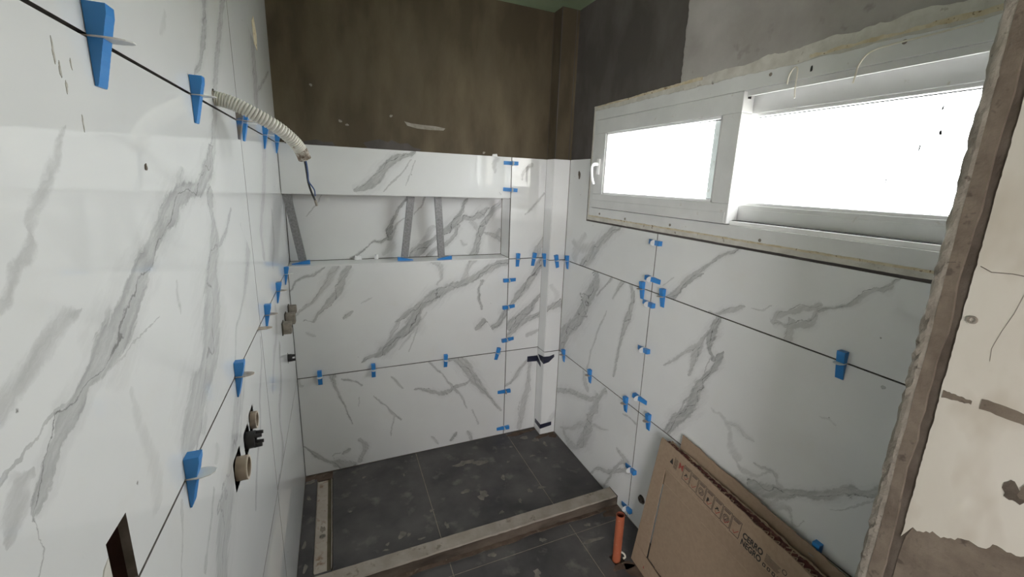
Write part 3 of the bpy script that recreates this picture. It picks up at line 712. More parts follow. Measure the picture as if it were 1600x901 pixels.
# boxed-in pipe in the far right corner
cb = box('wall_pipe_box', (XB + TT, -BD + TT, 0), (W + .05, .02, ZC), M_PLASTER)
tag(cb, 'boxed-in pipe column in the far right corner, tiled below and plastered above', None, kind='structure')
panel('mortar_bed', BOXL, -BD + .004, 0, 0, Z3 - .002, M_JOINT, cb, **JB)
panel('mortar_bed', BOXF, XB + .004, W, 0, Z3 - .002, M_JOINT, cb, **JB)
for k, (a, b_) in enumerate(((0, Z1), (Z1, Z2), (Z2, Z3 + g2))):
    panel('tile', BOXL, -BD + .001, -g2, a + g2, b_ - g2, get_marble('XL'), cb)
    tile(BOXF, 'XF%d' % k, XB + .002, W, a, b_, cb)
# plaster edge beads
for u, w_ in ((XB + TT, -BD + TT), (XB + TT, .0115), (W - TT, -BD + TT)):
    box('edge_bead', (u - .0013, w_ - .0013, Z3 + .002), (u + .003, w_ + .003, ZC), M_PLASTER_R, cb)

# left wall
BOXH = (-1.853, -1.807, 1.1, 1.281)          # cut-out for a switch box
RH = {'s1': (-1.337, 1.002, .032), 's2': (-1.151, 1.016, .027), 'f1': (-1.225, 1.003, .029), 'f2': (-.293, .834, .024)}
wl = panel('wall_left', LEFT, -2.6, YN, 0, ZC, M_JOINT, None, holes=[(BOXH[0] - .008, BOXH[1] + .008, BOXH[2] - .008, BOXH[3] + .008)], circles=list(RH.values()), d0=-.25, d1=-TT)
tag(wl, 'left wall of glossy white marble tiles', None, kind='structure')
YT = -2.08
tile(LEFT, 'L0c', YL, NICHE, 0, Z1, wl)
tile(LEFT, 'L1c', YL, NICHE, Z1, Z2, wl, circles=[RH['f2']])
tile(LEFT, 'L2c', YL, NICHE, Z2, Z3, wl)
tile(LEFT, 'L3c', YL, NICHE, Z3, Z4, wl)
tile(LEFT, 'L4', YL, NICHE, Z4, ZC, wl)
tile(LEFT, 'L0', YT, YL, 0, Z1, wl)
tile(LEFT, 'L1', YT, YL, Z1, Z2, wl, circles=[RH['s1'], RH['s2'], RH['f1']], holes=[BOXH])
tile(LEFT, 'L2', YT, YL, Z2, Z3, wl, holes=[BOXH])
tile(LEFT, 'L3', YT, YL, Z3, Z4, wl, circles=[(-1.153, 1.812, .0175)])
tile(LEFT, 'L4', YT, YL, Z4, ZC, wl)
panel('tile', LEFT, -2.6, YT - g2, 0, ZC, get_marble('plain'), wl)
# chips, foam and thinset smears on the left wall
prism('thinset_smear', LEFT, [(-.44, 2.10), (-.38, 2.09), (-.36, 2.15), (-.40, 2.20), (-.45, 2.17)], -.002, .0012, M_FOAM, wl)
prism('thinset_smear', LEFT, blob(-1.60, 1.655, .003, .005, 3), -.002, .0012, M_CEMENT, wl)
prism('thinset_smear', LEFT, [(-1.865, 1.262), (-1.855, 1.266), (-1.856, 1.20), (-1.90, 1.20), (-1.885, 1.235)], -.002, .0010, M_ROUGH, wl)
for i, (u, v, a, c) in enumerate(((-1.776, 1.757, .0016, .010), (-1.770, 1.742, .0014, .008), (-1.764, 1.728, .0018, .005), (-1.745, 1.697, .0012, .007), (-1.748, 1.752, .0012, .004))):
    prism('thinset_smear', LEFT, blob(u, v, a, c, 20 + i, 16, .5), -.002, .0004, M_STAIN, wl)

# right wall with the window opening
WY0, WY1, WZ0, WZ1 = -1.972, -.320, 1.4625, 2.052
wr = panel('wall_right', RIGHT, -2.6, .02, 0, ZC, M_PLASTER_R, None, holes=[(WY0, WY1, WZ0, WZ1)], d0=-.125, d1=-TT, circles=[(-.985, .170, .022)])
tag(wr, 'right wall, tiled below the window and plastered above', None, kind='structure')
YE = -2.0
panel('mortar_bed', RIGHT, YE, -BD, 0, Z2 + .2, M_JOINT, wr, **JB, circles=[(-.985, .170, .022)])
for key, u0, u1, v0, v1, hs, cs in (
        ('R0a', YJ, -BD, 0, Z1, [(-.809, -.731, -1, .052)], []),
        ('R1a', YJ, -BD, Z1, Z2, [], []),
        ('R2a', YJ, -BD, Z2, Z3 + g2, [(-3, -.312, 1.454, 3)], []),
        ('R0b', YE, YJ, 0, Z1, [], [(-.985, .170, .022)]),
        ('R1b', YE, YJ, Z1, Z2, [], []),
        ('R2b', YE, YJ, Z2, 1.454 + g2, [], [])):
    tile(RIGHT, key, u0, u1, v0, v1, wr, holes=hs, circles=cs)
# the lighter second coat of plaster, ragged on its left edge
coat = [(-.930, 2.062)] + ragged((-.930, 2.062), (-.925, ZC), 46, .0045, 9)[1:] + [(-2.0, ZC), (-2.0, 2.062)]
prism('plaster_coat', RIGHT, coat, -TT - .001, -.004, M_COAT, wr)
prism('chip', RIGHT, blob(-.206, 1.705, .013, .022, 2, 10), -.004, .0006, M_CEMENT_D, wr)

# floor
fl = box('floor', (-.25, -5.3, -.12), (W + .25, YN, -TT), M_GROUT)
tag(fl, 'dark slate tiled shower floor and bathroom floor', None, kind='structure')
def ftile(u0, u1, v0, v1, **kw): return panel('floor_tile', FLOOR, u0 + .0015, u1 - .0015, v0 + .0015, v1 - .0015, M_SLATE, fl, **kw)
KY0, KY1 = -.806, -.733
DX0, DX1, DY0, DY1 = .062, .138, -.672, -.064
ftile(0, DX0, KY1, -.045); ftile(DX1, .607, KY1, 0); ftile(.607, 1.205, KY1, 0)
panel('floor_tile', FLOOR, 1.2065, W - .001, KY1, -.001, M_SLATE, fl, holes=[(XB - .003, 2, -BD - .003, 1)])
ftile(DX0, DX1, KY1, DY0 - .002)
prism('mortar_bed', FLOOR, [(.002, -.002), (.27, -.002), (.25, -.010), (.145, -.055), (.14, -.063), (.06, -.063), (.055, -.046), (.002, -.044)], -TT, -.002, M_MUD, fl)
for u0, u1 in ((0, .612), (.612, 1.217), (1.217, W)):
    ftile(u0, u1, -.895, KY0)
ftile(0, .612, -1.5, -.895); ftile(.612, 1.217, -1.5, -.895)
PIPE = (1.318, -1.085)
ftile(1.217, W, -1.5, -.895, holes=[(PIPE[0] - .026, PIPE[0] + .03, PIPE[1] - .03, PIPE[1] + .026)])
for u0, u1 in ((0, .612), (.612, 1.217), (1.217, W)):
    ftile(u0, u1, -2.1, -1.5); ftile(u0, u1, -2.7, -2.1)
for a, c in (((.6054, KY1), (.6086, -.001)), ((1.2034, KY1), (1.2066, -.001)), ((.6104, -2.7), (.6136, KY0 - .03)), ((1.2154, -2.7), (1.2186, KY0 - .03)), ((.002, -.8966), (W - .002, -.8934))):
    box('grout_line', (a[0], a[1], -.007), (c[0], c[1], -.0006), M_GROUT, fl)
# dried mortar and dust on the floor
spots = [(.86, -.20, .055, .022), (.95, -.23, .05, .018), (.80, -.43, .022, .014), (.88, -.49, .028, .03), (1.03, -.40, .012, .02), (1.11, -.28, .011, .006),
         (1.30, -.09, .03, .014), (1.36, -.14, .02, .02), (1.40, -.20, .008, .03), (1.27, -.28, .015, .008), (.44, -.60, .020, .018), (.47, -.61, .01, .008),
         (.36, -.66, .012, .006), (.37, -.63, .008, .008), (.52, -.655, .015, .006), (.30, -.12, .01, .006), (.51, -.18, .005, .01), (.58, -.03, .005, .008),
         (.22, -.36, .010, .005), (.60, -.50, .012, .007), (.65, -.62, .009, .02), (.93, -.64, .012, .01), (1.13, -.55, .012, .014), (1.05, -.60, .008, .015),
         (.02, -.50, .008, .02), (.03, -.63, .009, .02), (.025, -.19, .010, .014), (.03, -.06, .02, .016), (.95, -1.02, .016, .02), (.80, -.86, .02, .01),
         (1.05, -.87, .016, .01), (1.30, -.87, .014, .01), (1.27, -.96, .05, .01), (1.20, -.55, .02, .009), (1.34, -.33, .008, .006), (1.18, -.15, .012, .006)]
for i, (u, v, a, c) in enumerate(spots):
    prism('mortar_spot', FLOOR, blob(u, v, a, c, 100 + i, 14, .5), -.001, .0012, M_DUST, fl)
for i, (u, v, a, c) in enumerate(((1.30, -.028, .10, .02), (1.42, -.115, .05, .018), (1.49, -.125, .03, .03), (1.47, -.845, .05, .03), (1.37, -1.17, .045, .045), (1.33, -1.13, .05, .02))):
    prism('mud_patch', FLOOR, blob(u, v, a, c, 200 + i, 20, .4), -.001, .0009, M_MUD, fl)

# ceiling
ce = box('ceiling', (-.25, -2.6, ZC), (W + .25, YN, ZC + .1), M_GREEN)
tag(ce, 'green moisture-resistant board ceiling', None, kind='structure')

# near end of the partition at the doorway, on the right
PX, PY = 1.15, -1.985
wn = box('wall_doorway', (PX + .012, -2.6, 0), (W + .2, PY - .010, ZC), M_CEMENT_D)
tag(wn, 'partition end beside the doorway with bare cement edge and peeling off-white paint', None, kind='structure')
NEAR = lambda u, v, d=0: (PX - d, u, v)
e1 = ragged((PY, ZC), (PY, 0), 150, .0024, 31)
e2 = ragged((-2.0035, 0), (-2.0045, ZC), 120, .0028, 32)
bm = bmesh.new()
# rough rounded corner bead: a strip whose edge wanders and whose face rolls away
rows = []
for i in range(201):
    z = ZC * i / 200
    r1 = rnd.uniform(-1, 1); r2 = rnd.uniform(-1, 1)
    rows.append([bm.verts.new((PX + .03, PY + .0 + .002 * r1, z)), bm.verts.new((PX + .005 + .0015 * r2, PY + .0018 * r1, z)),
                 bm.verts.new((PX + .0005 + .0012 * r1, PY - .005 + .0012 * r2, z)), bm.verts.new((PX - .0006 + .001 * r2, PY - .012 + .0012 * r1, z)),
                 bm.verts.new((PX + .0005, PY - .0205 + .0022 * r2, z)), bm.verts.new((PX + .013, PY - .0215 + .002 * r2, z))])
for a, c in zip(rows, rows[1:]):
    for k in range(5): bm.faces.new((a[k], a[k + 1], c[k + 1], c[k]))
link('corner_mortar', finish(bm, 'corner_mortar'), M_CEMENT_L, wn)
strip = ragged((-2.003, 0), (-2.003, ZC), 60, .0015, 33) + ragged((-2.021, ZC), (-2.021, 0), 90, .004, 34)
prism('mortar_strip', NEAR, strip, -.014, .0005, M_CEMENT, wn)
strip = ragged((-2.018, 0), (-2.018, ZC), 60, .001, 35) + [(-2.6, ZC), (-2.6, 0)]
prism('mortar_strip', NEAR, strip, -.014, -.006, M_CEMENT_D, wn)
paint = [(-2.034, 1.045)] + ragged((-2.034, 1.045), (-2.033, ZC), 260, .0010, 36)[1:] + [(-2.6, ZC), (-2.6, 1.16)] + ragged((-2.22, 1.155), (-2.046, 1.075), 40, .006, 37)
prism('paint_layer', NEAR, paint, -.012, -.0035, M_PAINT, wn)
lower = ragged((-2.033, 0), (-2.040, 1.05), 40, .003, 38) + [(-2.06, 1.13), (-2.6, 1.20), (-2.6, 0)]
prism('bare_patch', NEAR, lower, -.012, -.0050, M_CEMENT, wn)
band = ragged((-2.036, 1.326), (-2.072, 1.332), 14, .0016, 39) + ragged((-2.072, 1.338), (-2.036, 1.340), 14, .0016, 40)
prism('bare_patch', NEAR, band, -.0040, -.0028, M_CEMENT, wn)
band = ragged((-2.082, 1.330), (-2.30, 1.330), 34, .0016, 41) + ragged((-2.30, 1.350), (-2.082, 1.347), 34, .0016, 42)
prism('bare_patch', NEAR, band, -.0040, -.0028, M_CEMENT, wn)
prism('bare_patch', NEAR, blob(-2.142, 1.222, .012, .015, 43), -.0040, -.0028, M_CEMENT_D, wn)
prism('bare_patch', NEAR, blob(-2.158, 1.235, .010, .018, 44), -.0040, -.0025, M_CEMENT, wn)
# a hairline crack
def crack(pts, name='crack'):
    bm = bmesh.new()
    for (a, b_) in zip(pts, pts[1:]):
        q = [(a[0], a[1] - .0006), (b_[0], b_[1] - .0006), (b_[0], b_[1] + .0006), (a[0], a[1] + .0006)]
        lo = [bm.verts.new(NEAR(u, v, -.004)) for u, v in q]; hi = [bm.verts.new(NEAR(u, v, .0008 if u > -2.02 else (-.0055 if u > -2.036 else -.0029))) for u, v in q]
        bm.faces.new(hi); bm.faces.new(lo[::-1])
        for i in range(4): bm.faces.new((lo[i], lo[(i + 1) % 4], hi[(i + 1) % 4], hi[i]))
    link(name, finish(bm, name), M_CEMENT_D, wn)
crack([(-2.000, 1.552), (-2.010, 1.554), (-2.020, 1.549), (-2.033, 1.554), (-2.040, 1.552), (-2.052, 1.546), (-2.075, 1.548), (-2.10, 1.546), (-2.15, 1.549)])
crack([(-2.098, 1.60), (-2.094, 1.575), (-2.099, 1.55), (-2.092, 1.52), (-2.088, 1.49), (-2.081, 1.46), (-2.076, 1.43), (-2.078, 1.41)])

# unseen hall behind the camera; opening added and placed to balance the light
hl = boxes('wall_hall', [((-1.6, -5.1, 0), (-1.5, -2.6, ZC)), ((2.4, -5.1, 0), (2.5, -2.6, ZC)),
                         ((-1.6, -2.62, 0), (-.25, -2.5, ZC)), ((W + .2, -2.62, 0), (2.5, -2.5, ZC)),
                         ((-1.6, -5.1, 0), (-1.4, -5.0, ZC)), ((-.16, -5.1, 0), (2.5, -5.0, ZC)), ((-1.4, -5.1, 0), (-.16, -5.0, .95)), ((-1.4, -5.1, 2.35), (-.16, -5.0, ZC)),
                         ((-1.6, -5.1, ZC), (2.5, -2.6, ZC + .1))], M_HALL)
tag(hl, 'plastered hall behind the doorway', None, kind='structure')
hf = boxes('floor_hall', [((-1.6, -5.1, -.12), (-.25, -2.6, -.005)), ((W + .25, -5.1, -.12), (2.5, -2.6, -.005))], M_CEMENT)
tag(hf, 'cement hall floor', None, kind='structure')
gr = box('ground', (-40, -60, -3.3), (60, 40, -3.0), M_GROUND)
tag(gr, 'pale ground outside', None, kind='structure')

# ------------------------------------------------------------------ window
win = empty('window_1', (W, (WY0 + WY1) / 2, WZ0))
tag(win, 'white plastic sliding window set in the right wall', None, kind='structure')
def wbox(name, y0, y1, z0, z1, x0, x1, mat, parent, bev=.0015):
    """x0, x1 measured from the wall face outwards (away from the room)."""
    o = box(name, (W + x0, y0, z0), (W + x1, y1, z1), mat, None, bev)
    o.data.transform(Matrix.Translation(-Vector(win.location)))
    o.parent = parent
    return o
F0, F1 = -.002, .10
# outer frame members
wbox('frame_head', WY0, WY1, 1.982, WZ1, F0, F1, M_UPVC, win)
wbox('frame_sill', WY0, WY1, WZ0 + .004, 1.531, F0, F1, M_UPVC, win)
wbox('frame_stile', -.362, WY1, 1.531, 1.982, F0, F1, M_UPVC, win)
wbox('frame_stile', WY0, -1.935, 1.531, 1.982, F0, F1, M_UPVC, win)
wbox('track_rail', -1.935, -1.25, 1.531, 1.546, F0 + .008, .014, M_TRACK, win)
wbox('track_rail', -1.935, -1.25, 1.9625, 1.982, F0 + .006, .012, M_UPVC, win)
wbox('track_rail', -1.935, -.362, 1.531, 1.540, .046, .050, M_TRACK, win, 0)
wbox('drip_groove', -1.935, -1.25, 1.546, 1.548, .016, .045, M_SEAL, win, 0)

def sash(y0, y1, z0, z1, x0, x1, rw, gy0, gy1, gz0, gz1):
    s = empty('sash', (0, 0, 0), win)
    def m_(name, *a, mat=M_UPVC, bev=.003): return wbox(name, *a, mat, s, bev)
    m_('top_rail', y0, y1, gz1, z1, x0, x1); m_('bottom_rail', y0, y1, z0, gz0, x0, x1)
    m_('stile', gy1, y1, gz0, gz1, x0, x1); m_('stile', y0, gy0, gz0, gz1, x0, x1)
    # glazing beads and dark gasket
    t = .010
    for (a, b_, c, d) in ((gy0, gy1, gz1 - t, gz1), (gy0, gy1, gz0, gz0 + t), (gy0, gy0 + t, gz0, gz1), (gy1 - t, gy1, gz0, gz1)):
        m_('glazing_bead', a, b_, c, d, x0 + .006, x0 + .026, mat=M_TRACK, bev=.002)
        m_('gasket', a + (.003 if b_ - a < .02 else 0), b_ - (.003 if b_ - a < .02 else 0), c - (.002 if d - c < .02 and c > gz0 + .1 else 0), d + (.002 if d - c < .02 and c <= gz0 else 0), x0 + .0262, x0 + .0294, mat=M_SEAL, bev=0)
    p = m_('pane', gy0, gy1, gz0, gz1, x0 + .030, x0 + .034, mat=M_GLASS, bev=0)
    return s
front = sash(-1.247, -.364, 1.534, 1.980, F0 - .006, .044, .08, -1.168, -.450, 1.606, 1.912)
rear = sash(-1.934, -1.085, 1.541, 1.974, .050, .095, .08, -1.895, -1.165, 1.603, 1.912)
# step lines milled into the bottom rails
wbox('rail_step', -1.235, -.372, 1.534, 1.574, F0 - .0085, F0 - .004, M_UPVC, front, .001)
wbox('rail_step', -1.930, -1.25, 1.545, 1.588, .0470, .0505, M_UPVC, rear, .001)
# latch slots on the free edge of the sliding sash
wbox('latch_slot', -1.2485, -1.246, 1.957, 1.968, .012, .026, M_SEAL, front, 0)
wbox('latch_slot', -1.2485, -1.246, 1.538, 1.546, .012, .026, M_SEAL, front, 0)
# handle
hd = empty('handle', (0, 0, 0), front)
wbox('handle_plate', -.425, -.400, 1.705, 1.785, F0 - .016, F0 - .006, M_TRACK, hd, .004)
bm = bmesh.new()
hx = W + F0
pts = spline([(hx - .012, -.412, 1.757), (hx - .034, -.412, 1.757), (hx - .048, -.410, 1.748), (hx - .050, -.411, 1.72), (hx - .046, -.416, 1.68), (hx - .040, -.422, 1.655)], 22)
tube_path(bm, pts, [.009] * 8 + [.0075] * 14, 10)
for v in bm.verts: v.co -= Vector(win.location)
link('handle_lever', smooth_angle(finish(bm, 'handle_lever')), M_TRACK, hd)
# shadow gap, foam and render round the frame
WR = lambda u, v, d=0: tuple(Vector(RIGHT(u, v, d)) - Vector(win.location))
prism('sill_sealant', WR, ragged((-1.97, 1.4635), (-.322, 1.4635), 110, .0008, 60) + ragged((-.322, 1.485), (-1.97, 1.482), 150, .0016, 61), -.004, .0032, M_ROUGH, win)
prism('foam_bead', WR, ragged((-1.97, 1.4795), (-.335, 1.4825), 150, .0012, 62) + ragged((-.335, 1.4885), (-1.97, 1.4855), 150, .0012, 63), -.002, .0048, M_FOAM, win)
prism('side_sealant', WR, ragged((-.322, 1.466), (-.322, 2.046), 40, .0008, 64) + ragged((-.333, 2.046), (-.336, 1.466), 60, .002, 65), -.004, .0030, M_ROUGH, win)
top = ragged((-1.97, 2.030), (-.325, 2.030), 120, .003, 66) + ragged((-.321, 2.053), (-.90, 2.056), 40, .001, 67) + ragged((-.92, 2.058), (-1.28, 2.068), 34, .004, 68) + ragged((-1.29, 2.072), (-1.97, 2.082), 60, .006, 69)
prism('head_render', WR, top, -.012, .0045, M_ROUGH, win)
prism('foam_bead', WR, ragged((-1.97, 2.038), (-1.45, 2.036), 60, .002, 70) + ragged((-1.45, 2.044), (-1.97, 2.049), 60, .003, 71), 0, .0056, M_FOAM, win)
prism('foam_bead', WR, ragged((-1.05, 2.050), (-.35, 2.046), 60, .0015, 72) + ragged((-.35, 2.0505), (-1.05, 2.062), 60, .002, 73), 0, .0056, M_FOAM, win)
for i, (y, z) in enumerate(((-1.385, 1.494), (-.965, 1.5), (-.66, 1.497), (-.44, 1.503), (-1.33, 2.015), (-1.10, 2.032), (-1.68, 2.02))):
    bm = bmesh.new()
    cyl_bm(bm, WR(y, z, .001), WR(y, z, .0045), .0065, .004, 12)
    link('fixing_screw', finish(bm, 'fixing_screw'), M_COVER, win)
for i, (y, z, a, c) in enumerate(((-1.46, 2.005, .003, .010), (-1.75, 1.868, .002, .006), (-1.757, 1.81, .003, .007), (-1.722, 1.775, .0015, .010), (-1.665, 1.69, .0015, .016), (-1.684, 1.745, .0015, .002))):
    prism('paint_speck', WR, blob(y, z, a, c, 80 + i, 9), (.0015 if i == 0 else -.0795), (.0030 if i == 0 else -.0785), M_BLACK, win)

# cord ends hanging from the head of the window
def wire(name, ctrl, r, mat, label, cat, n=30, seg=8):
    bm = bmesh.new(); tube_path(bm, spline(ctrl, n), r, seg)
    o = link(name, smooth_angle(finish(bm, name)), mat)
    return tag(o, label, cat)
X0 = W - .012
wire('cord', [(X0 + .008, -1.393, 1.975), (X0, -1.400, 1.995), (X0 - .006, -1.415, 2.012), (X0 - .010, -1.428, 2.013), (X0 - .012, -1.434, 2.0), (X0 - .014, -1.436, 1.96), (X0 - .014, -1.440, 1.926)], .0022, M_STRING, 'short white cord bent over like a hook near the middle of the window head', 'cord')
wire('cord', [(W - .0055, -1.82, 2.024), (W - .0065, -1.74, 2.021), (X0, -1.66, 2.018), (X0 - .004, -1.615, 2.010), (X0 - .008, -1.597, 1.985), (X0 - .010, -1.594, 1.955), (X0 - .010, -1.592, 1.94)], .0022, M_STRING, 'long white cord along the window head drooping near the doorway partition', 'cord')

# ------------------------------------------------------------------ levelling wedges in the tile joints
LEN = .084
def wedge_mesh():
    bm = bmesh.new()
    w = .0105; y0, y1 = -.034, LEN - .034
    prof = [(y0, .0006), (y1, .0006), (y1, .003)]
    n = 11
    for i in range(n):
        f = (i + .5) / n; y = y1 + (y0 + .012 - y1) * f; z = .003 + (.0185 - .003) * f
        prof += [(y + .0012, z), (y, z + .0004)]
    prof += [(y0 + .010, .0195), (y0, .0200)]
    a = [bm.verts.new((-w, y, z)) for y, z in prof]; c = [bm.verts.new((w, y, z)) for y, z in prof]
    bm.faces.new(a); bm.faces.new(c[::-1])
    for i in range(len(prof)):
        j = (i + 1) % len(prof); bm.faces.new((a[i], c[i], c[j], a[j]))
    return finish(bm, 'wedge_body')
def clip_mesh():
    bm = bmesh.new()
    out = [(-.0115, -.006), (.0115, -.006), (.0115, .0), (.0140, .014), (.0135, .022), (.0095, .032), (.004, .037), (-.004, .037), (-.0095, .032), (-.0135, .022), (-.0140, .014), (-.0115, .0)]
    t = .0008
    a = [bm.verts.new((x, -t, z)) for x, z in out]; c = [bm.verts.new((x, t, z)) for x, z in out]
    bm.faces.new(a); bm.faces.new(c[::-1])
    for i in range(len(out)):
        j = (i + 1) % len(out); bm.faces.new((a[i], c[i], c[j], a[j]))
    return finish(bm, 'clip_tab')
ME_W, ME_C = wedge_mesh(), clip_mesh()
ME_WD, ME_CD = ME_W.copy(), ME_C.copy()
ME_W.materials.append(M_BLUE); ME_C.materials.append(M_CLIP); ME_WD.materials.append(M_BLUE_DIRTY); ME_CD.materials.append(M_CLIP_DIRTY)
def frame_on(mp, u, v, du, dv, d=0.0):
    o = Vector(mp(u, v, d)); n = (Vector(mp(u, v, 1)) - Vector(mp(u, v, 0))).normalized()
    l = (Vector(mp(u + du, v + dv, 0)) - Vector(mp(u, v, 0))).normalized()
    w = l.cross(n)
    m_ = Matrix((w, l, n)).transposed().to_4x4(); m_.translation = o
    return m_
def wedge(mp, u, v, direc, label, tilt=0.0, dirty=0, clip=True, name='leveling_wedge'):
    """direc: 'D' tip down, 'R' tip towards growing u, 'L' tip towards falling u."""
    du, dv = {'D': (0, -1), 'R': (1, 0), 'L': (-1, 0)}[direc]
    a = math.radians(tilt); du, dv = du * math.cos(a) - dv * math.sin(a), du * math.sin(a) + dv * math.cos(a)
    e = empty(name, mtx=frame_on(mp, u, v, du, dv))
    tag(e, label, 'wedge', 'blue wedges in the tile joints')
    link('wedge_body', ME_WD if dirty == 2 else ME_W, None, e)
    if clip: link('clip_tab', ME_CD if dirty else ME_C, None, e)
    return e
P = 'blue tile wedge '
# left wall, upper joint
wedge(LEFT, -1.695, Z3, 'D', P + 'nearest the camera, largest, at the top left corner of the photo')
wedge(LEFT, -1.325, Z3, 'D', P + 'on the left wall, just left of the corrugated conduit')
wedge(LEFT, -.915, Z3, 'D', P + 'smeared with grey mortar, below the corrugated conduit', dirty=2)
wedge(LEFT, -.845, Z3, 'D', P + 'right beside the mortar-smeared wedge under the conduit')
wedge(LEFT, -.425, Z3, 'D', P + 'on the upper left joint, second from the rear wall')
wedge(LEFT, -.040, Z3, 'D', P + 'on the upper left joint, touching the rear wall plaster')
# left wall, lower joint
wedge(LEFT, -.140, Z2, 'D', P + 'on the left wall just under the left end of the niche')
wedge(LEFT, -.460, Z2, 'D', P + 'on the lower left joint, second down from the niche', dirty=1)
wedge(LEFT, -.780, Z2, 'D', P + 'on the lower left joint, third down from the niche', dirty=1)
wedge(LEFT, -1.258, Z2, 'D', P + 'on the lower left joint, just left of the pipe sleeves', dirty=1)
wedge(LEFT, -1.622, Z2, 'D', P + 'low on the left wall above the cut-out for the switch box')
# rear wall, lower joint
wedge(BACK, .109, Z1, 'D', P + 'on the rear wall lower joint, leftmost of four')
wedge(BACK, .382, Z1, 'D', P + 'on the rear wall lower joint, second from the left')
wedge(BACK, .794, Z1, 'D', P + 'on the rear wall lower joint, third from the left')
wedge(BACK, 1.128, Z1, 'D', P + 'leaning slightly at the right end of the rear wall lower joint', -12)
# rear wall, upright joint
UP = P + 'across the upright rear wall joint, '
wedge(BACK, XJ, 1.756, 'L', UP + 'topmost')
wedge(BACK, XJ, 1.605, 'L', UP + 'second from the top, at lintel height', -3)
wedge(BACK, XJ, 1.061, 'R', UP + 'first below the niche')
wedge(BACK, XJ, .889, 'R', UP + 'second below the niche', 3)
wedge(BACK, XJ, .672, 'R', UP + 'just above the lower level joint', 4)
wedge(BACK, XJ, .315, 'L', UP + 'halfway down the bottom tile', 3, 1)
wedge(BACK, XJ, .048, 'L', UP + 'lowest, just above the floor', 3)
# round the boxed corner
wedge(BACK, 1.244, Z2, 'D', P + 'right of the niche corner, first of five in a row', dirty=1)
wedge(BACK, 1.353, Z2, 'D', P + 'between niche corner and boxed column, second of five in a row', -6)
wedge(BOXL, -.045, Z2, 'D', P + 'on the narrow left side of the boxed corner column')
wedge(BOXF, 1.462, Z2, 'D', P + 'tilted, on the front of the boxed corner column', 14)
wedge(RIGHT, -.139, Z2, 'D', P + 'on the right wall right beside the boxed corner column')
# right wall
RW_ = P + 'across the upright right wall joint, '
wedge(RIGHT, YJ, 1.415, 'R', RW_ + 'just under the window')
wedge(RIGHT, YJ, 1.251, 'L', RW_ + 'just above the joint crossing', 4)
wedge(RIGHT, -.840, Z2, 'D', P + 'left of the joint crossing below the window', dirty=1)
wedge(RIGHT, -.975, Z2, 'D', P + 'right of the joint crossing below the window', dirty=1)
wedge(RIGHT, YJ, 1.135, 'R', RW_ + 'just below the joint crossing')
wedge(RIGHT, YJ, .913, 'R', RW_ + 'halfway down the middle tile', -6)
wedge(RIGHT, YJ, .667, 'L', RW_ + 'a little above the lower level joint', 2)
wedge(RIGHT, -.167, Z1, 'D', P + 'on the lower right joint right of the navy taped column', dirty=1)
wedge(RIGHT, -.474, Z1, 'D', P + 'on the lower right joint, second from the boxed column', dirty=1)
wedge(RIGHT, -.805, Z1, 'D', P + 'on the lower right joint just left of the upright joint', dirty=1)
wedge(RIGHT, -.975, Z1, 'D', P + 'on the lower right joint just above the cardboard cartons', dirty=1)
wedge(RIGHT, YJ, .275, 'R', RW_ + 'beside the carton', -8)
wedge(RIGHT, YJ, .050, 'R', RW_ + 'lowest, behind the orange pipe', -10)
wedge(RIGHT, -1.698, Z2, 'D', P + 'large and alone on the right wall below the window, near the partition')
wedge(RIGHT, -1.742, Z1, 'D', P + 'in the shadow behind the cartons at the lower right', dirty=1)

# loose clip pieces
def loose_clip(mtx, label, mat=None):
    o = link('spacer_clip', ME_CD if mat else ME_C, None); o.matrix_world = mtx
    return tag(o, label, 'spacer clip')
loose_clip(frame_on(LEFT, -.925, Z2, 0, -1), 'mortar-stained spacer clip without a wedge in the lower left joint', True)
def shard(name, pts, h, mtx, label):
    bm = bmesh.new()
    lo = [bm.verts.new((x, y, 0)) for x, y in pts]; hi = [bm.verts.new((x * .8, y * .8, h * (1 + .5 * ((i * 37) % 5) / 5))) for i, (x, y) in enumerate(pts)]
    bm.faces.new(lo[::-1]); bm.faces.new(hi)
    for i in range(len(pts)):
        j = (i + 1) % len(pts); bm.faces.new((lo[i], lo[j], hi[j], hi[i]))
    bmesh.ops.triangulate(bm, faces=[f for f in bm.faces if len(f.verts) > 4])
    o = link(name, finish(bm, name), M_TRACK); o.matrix_world = mtx
    return tag(o, label, 'scrap')
shard('plastic_scrap', [(-.02, -.008), (-.008, -.012), (.006, -.009), (.02, -.011), (.018, .006), (.004, .010), (-.006, .004), (-.018, .008)], .016, Matrix.Translation((.335, .125, LEDGE + .0005)), 'crumpled white scrap on the niche ledge, the left of two')
shard('plastic_scrap', [(-.012, -.006), (.0, -.010), (.011, -.006), (.009, .006), (-.002, .008), (-.010, .004)], .020, Matrix.Translation((.432, .120, LEDGE + .0005)), 'small pointed white scrap on the niche ledge, the right of two')
shard('plastic_scrap', [(-.016, -.003), (.016, -.003), (.016, .004), (-.016, .004)], .010, Matrix.Translation((1.083, .004, Z3 + .0002)), 'white jagged clip end standing on the rear wall tiles below the plaster')

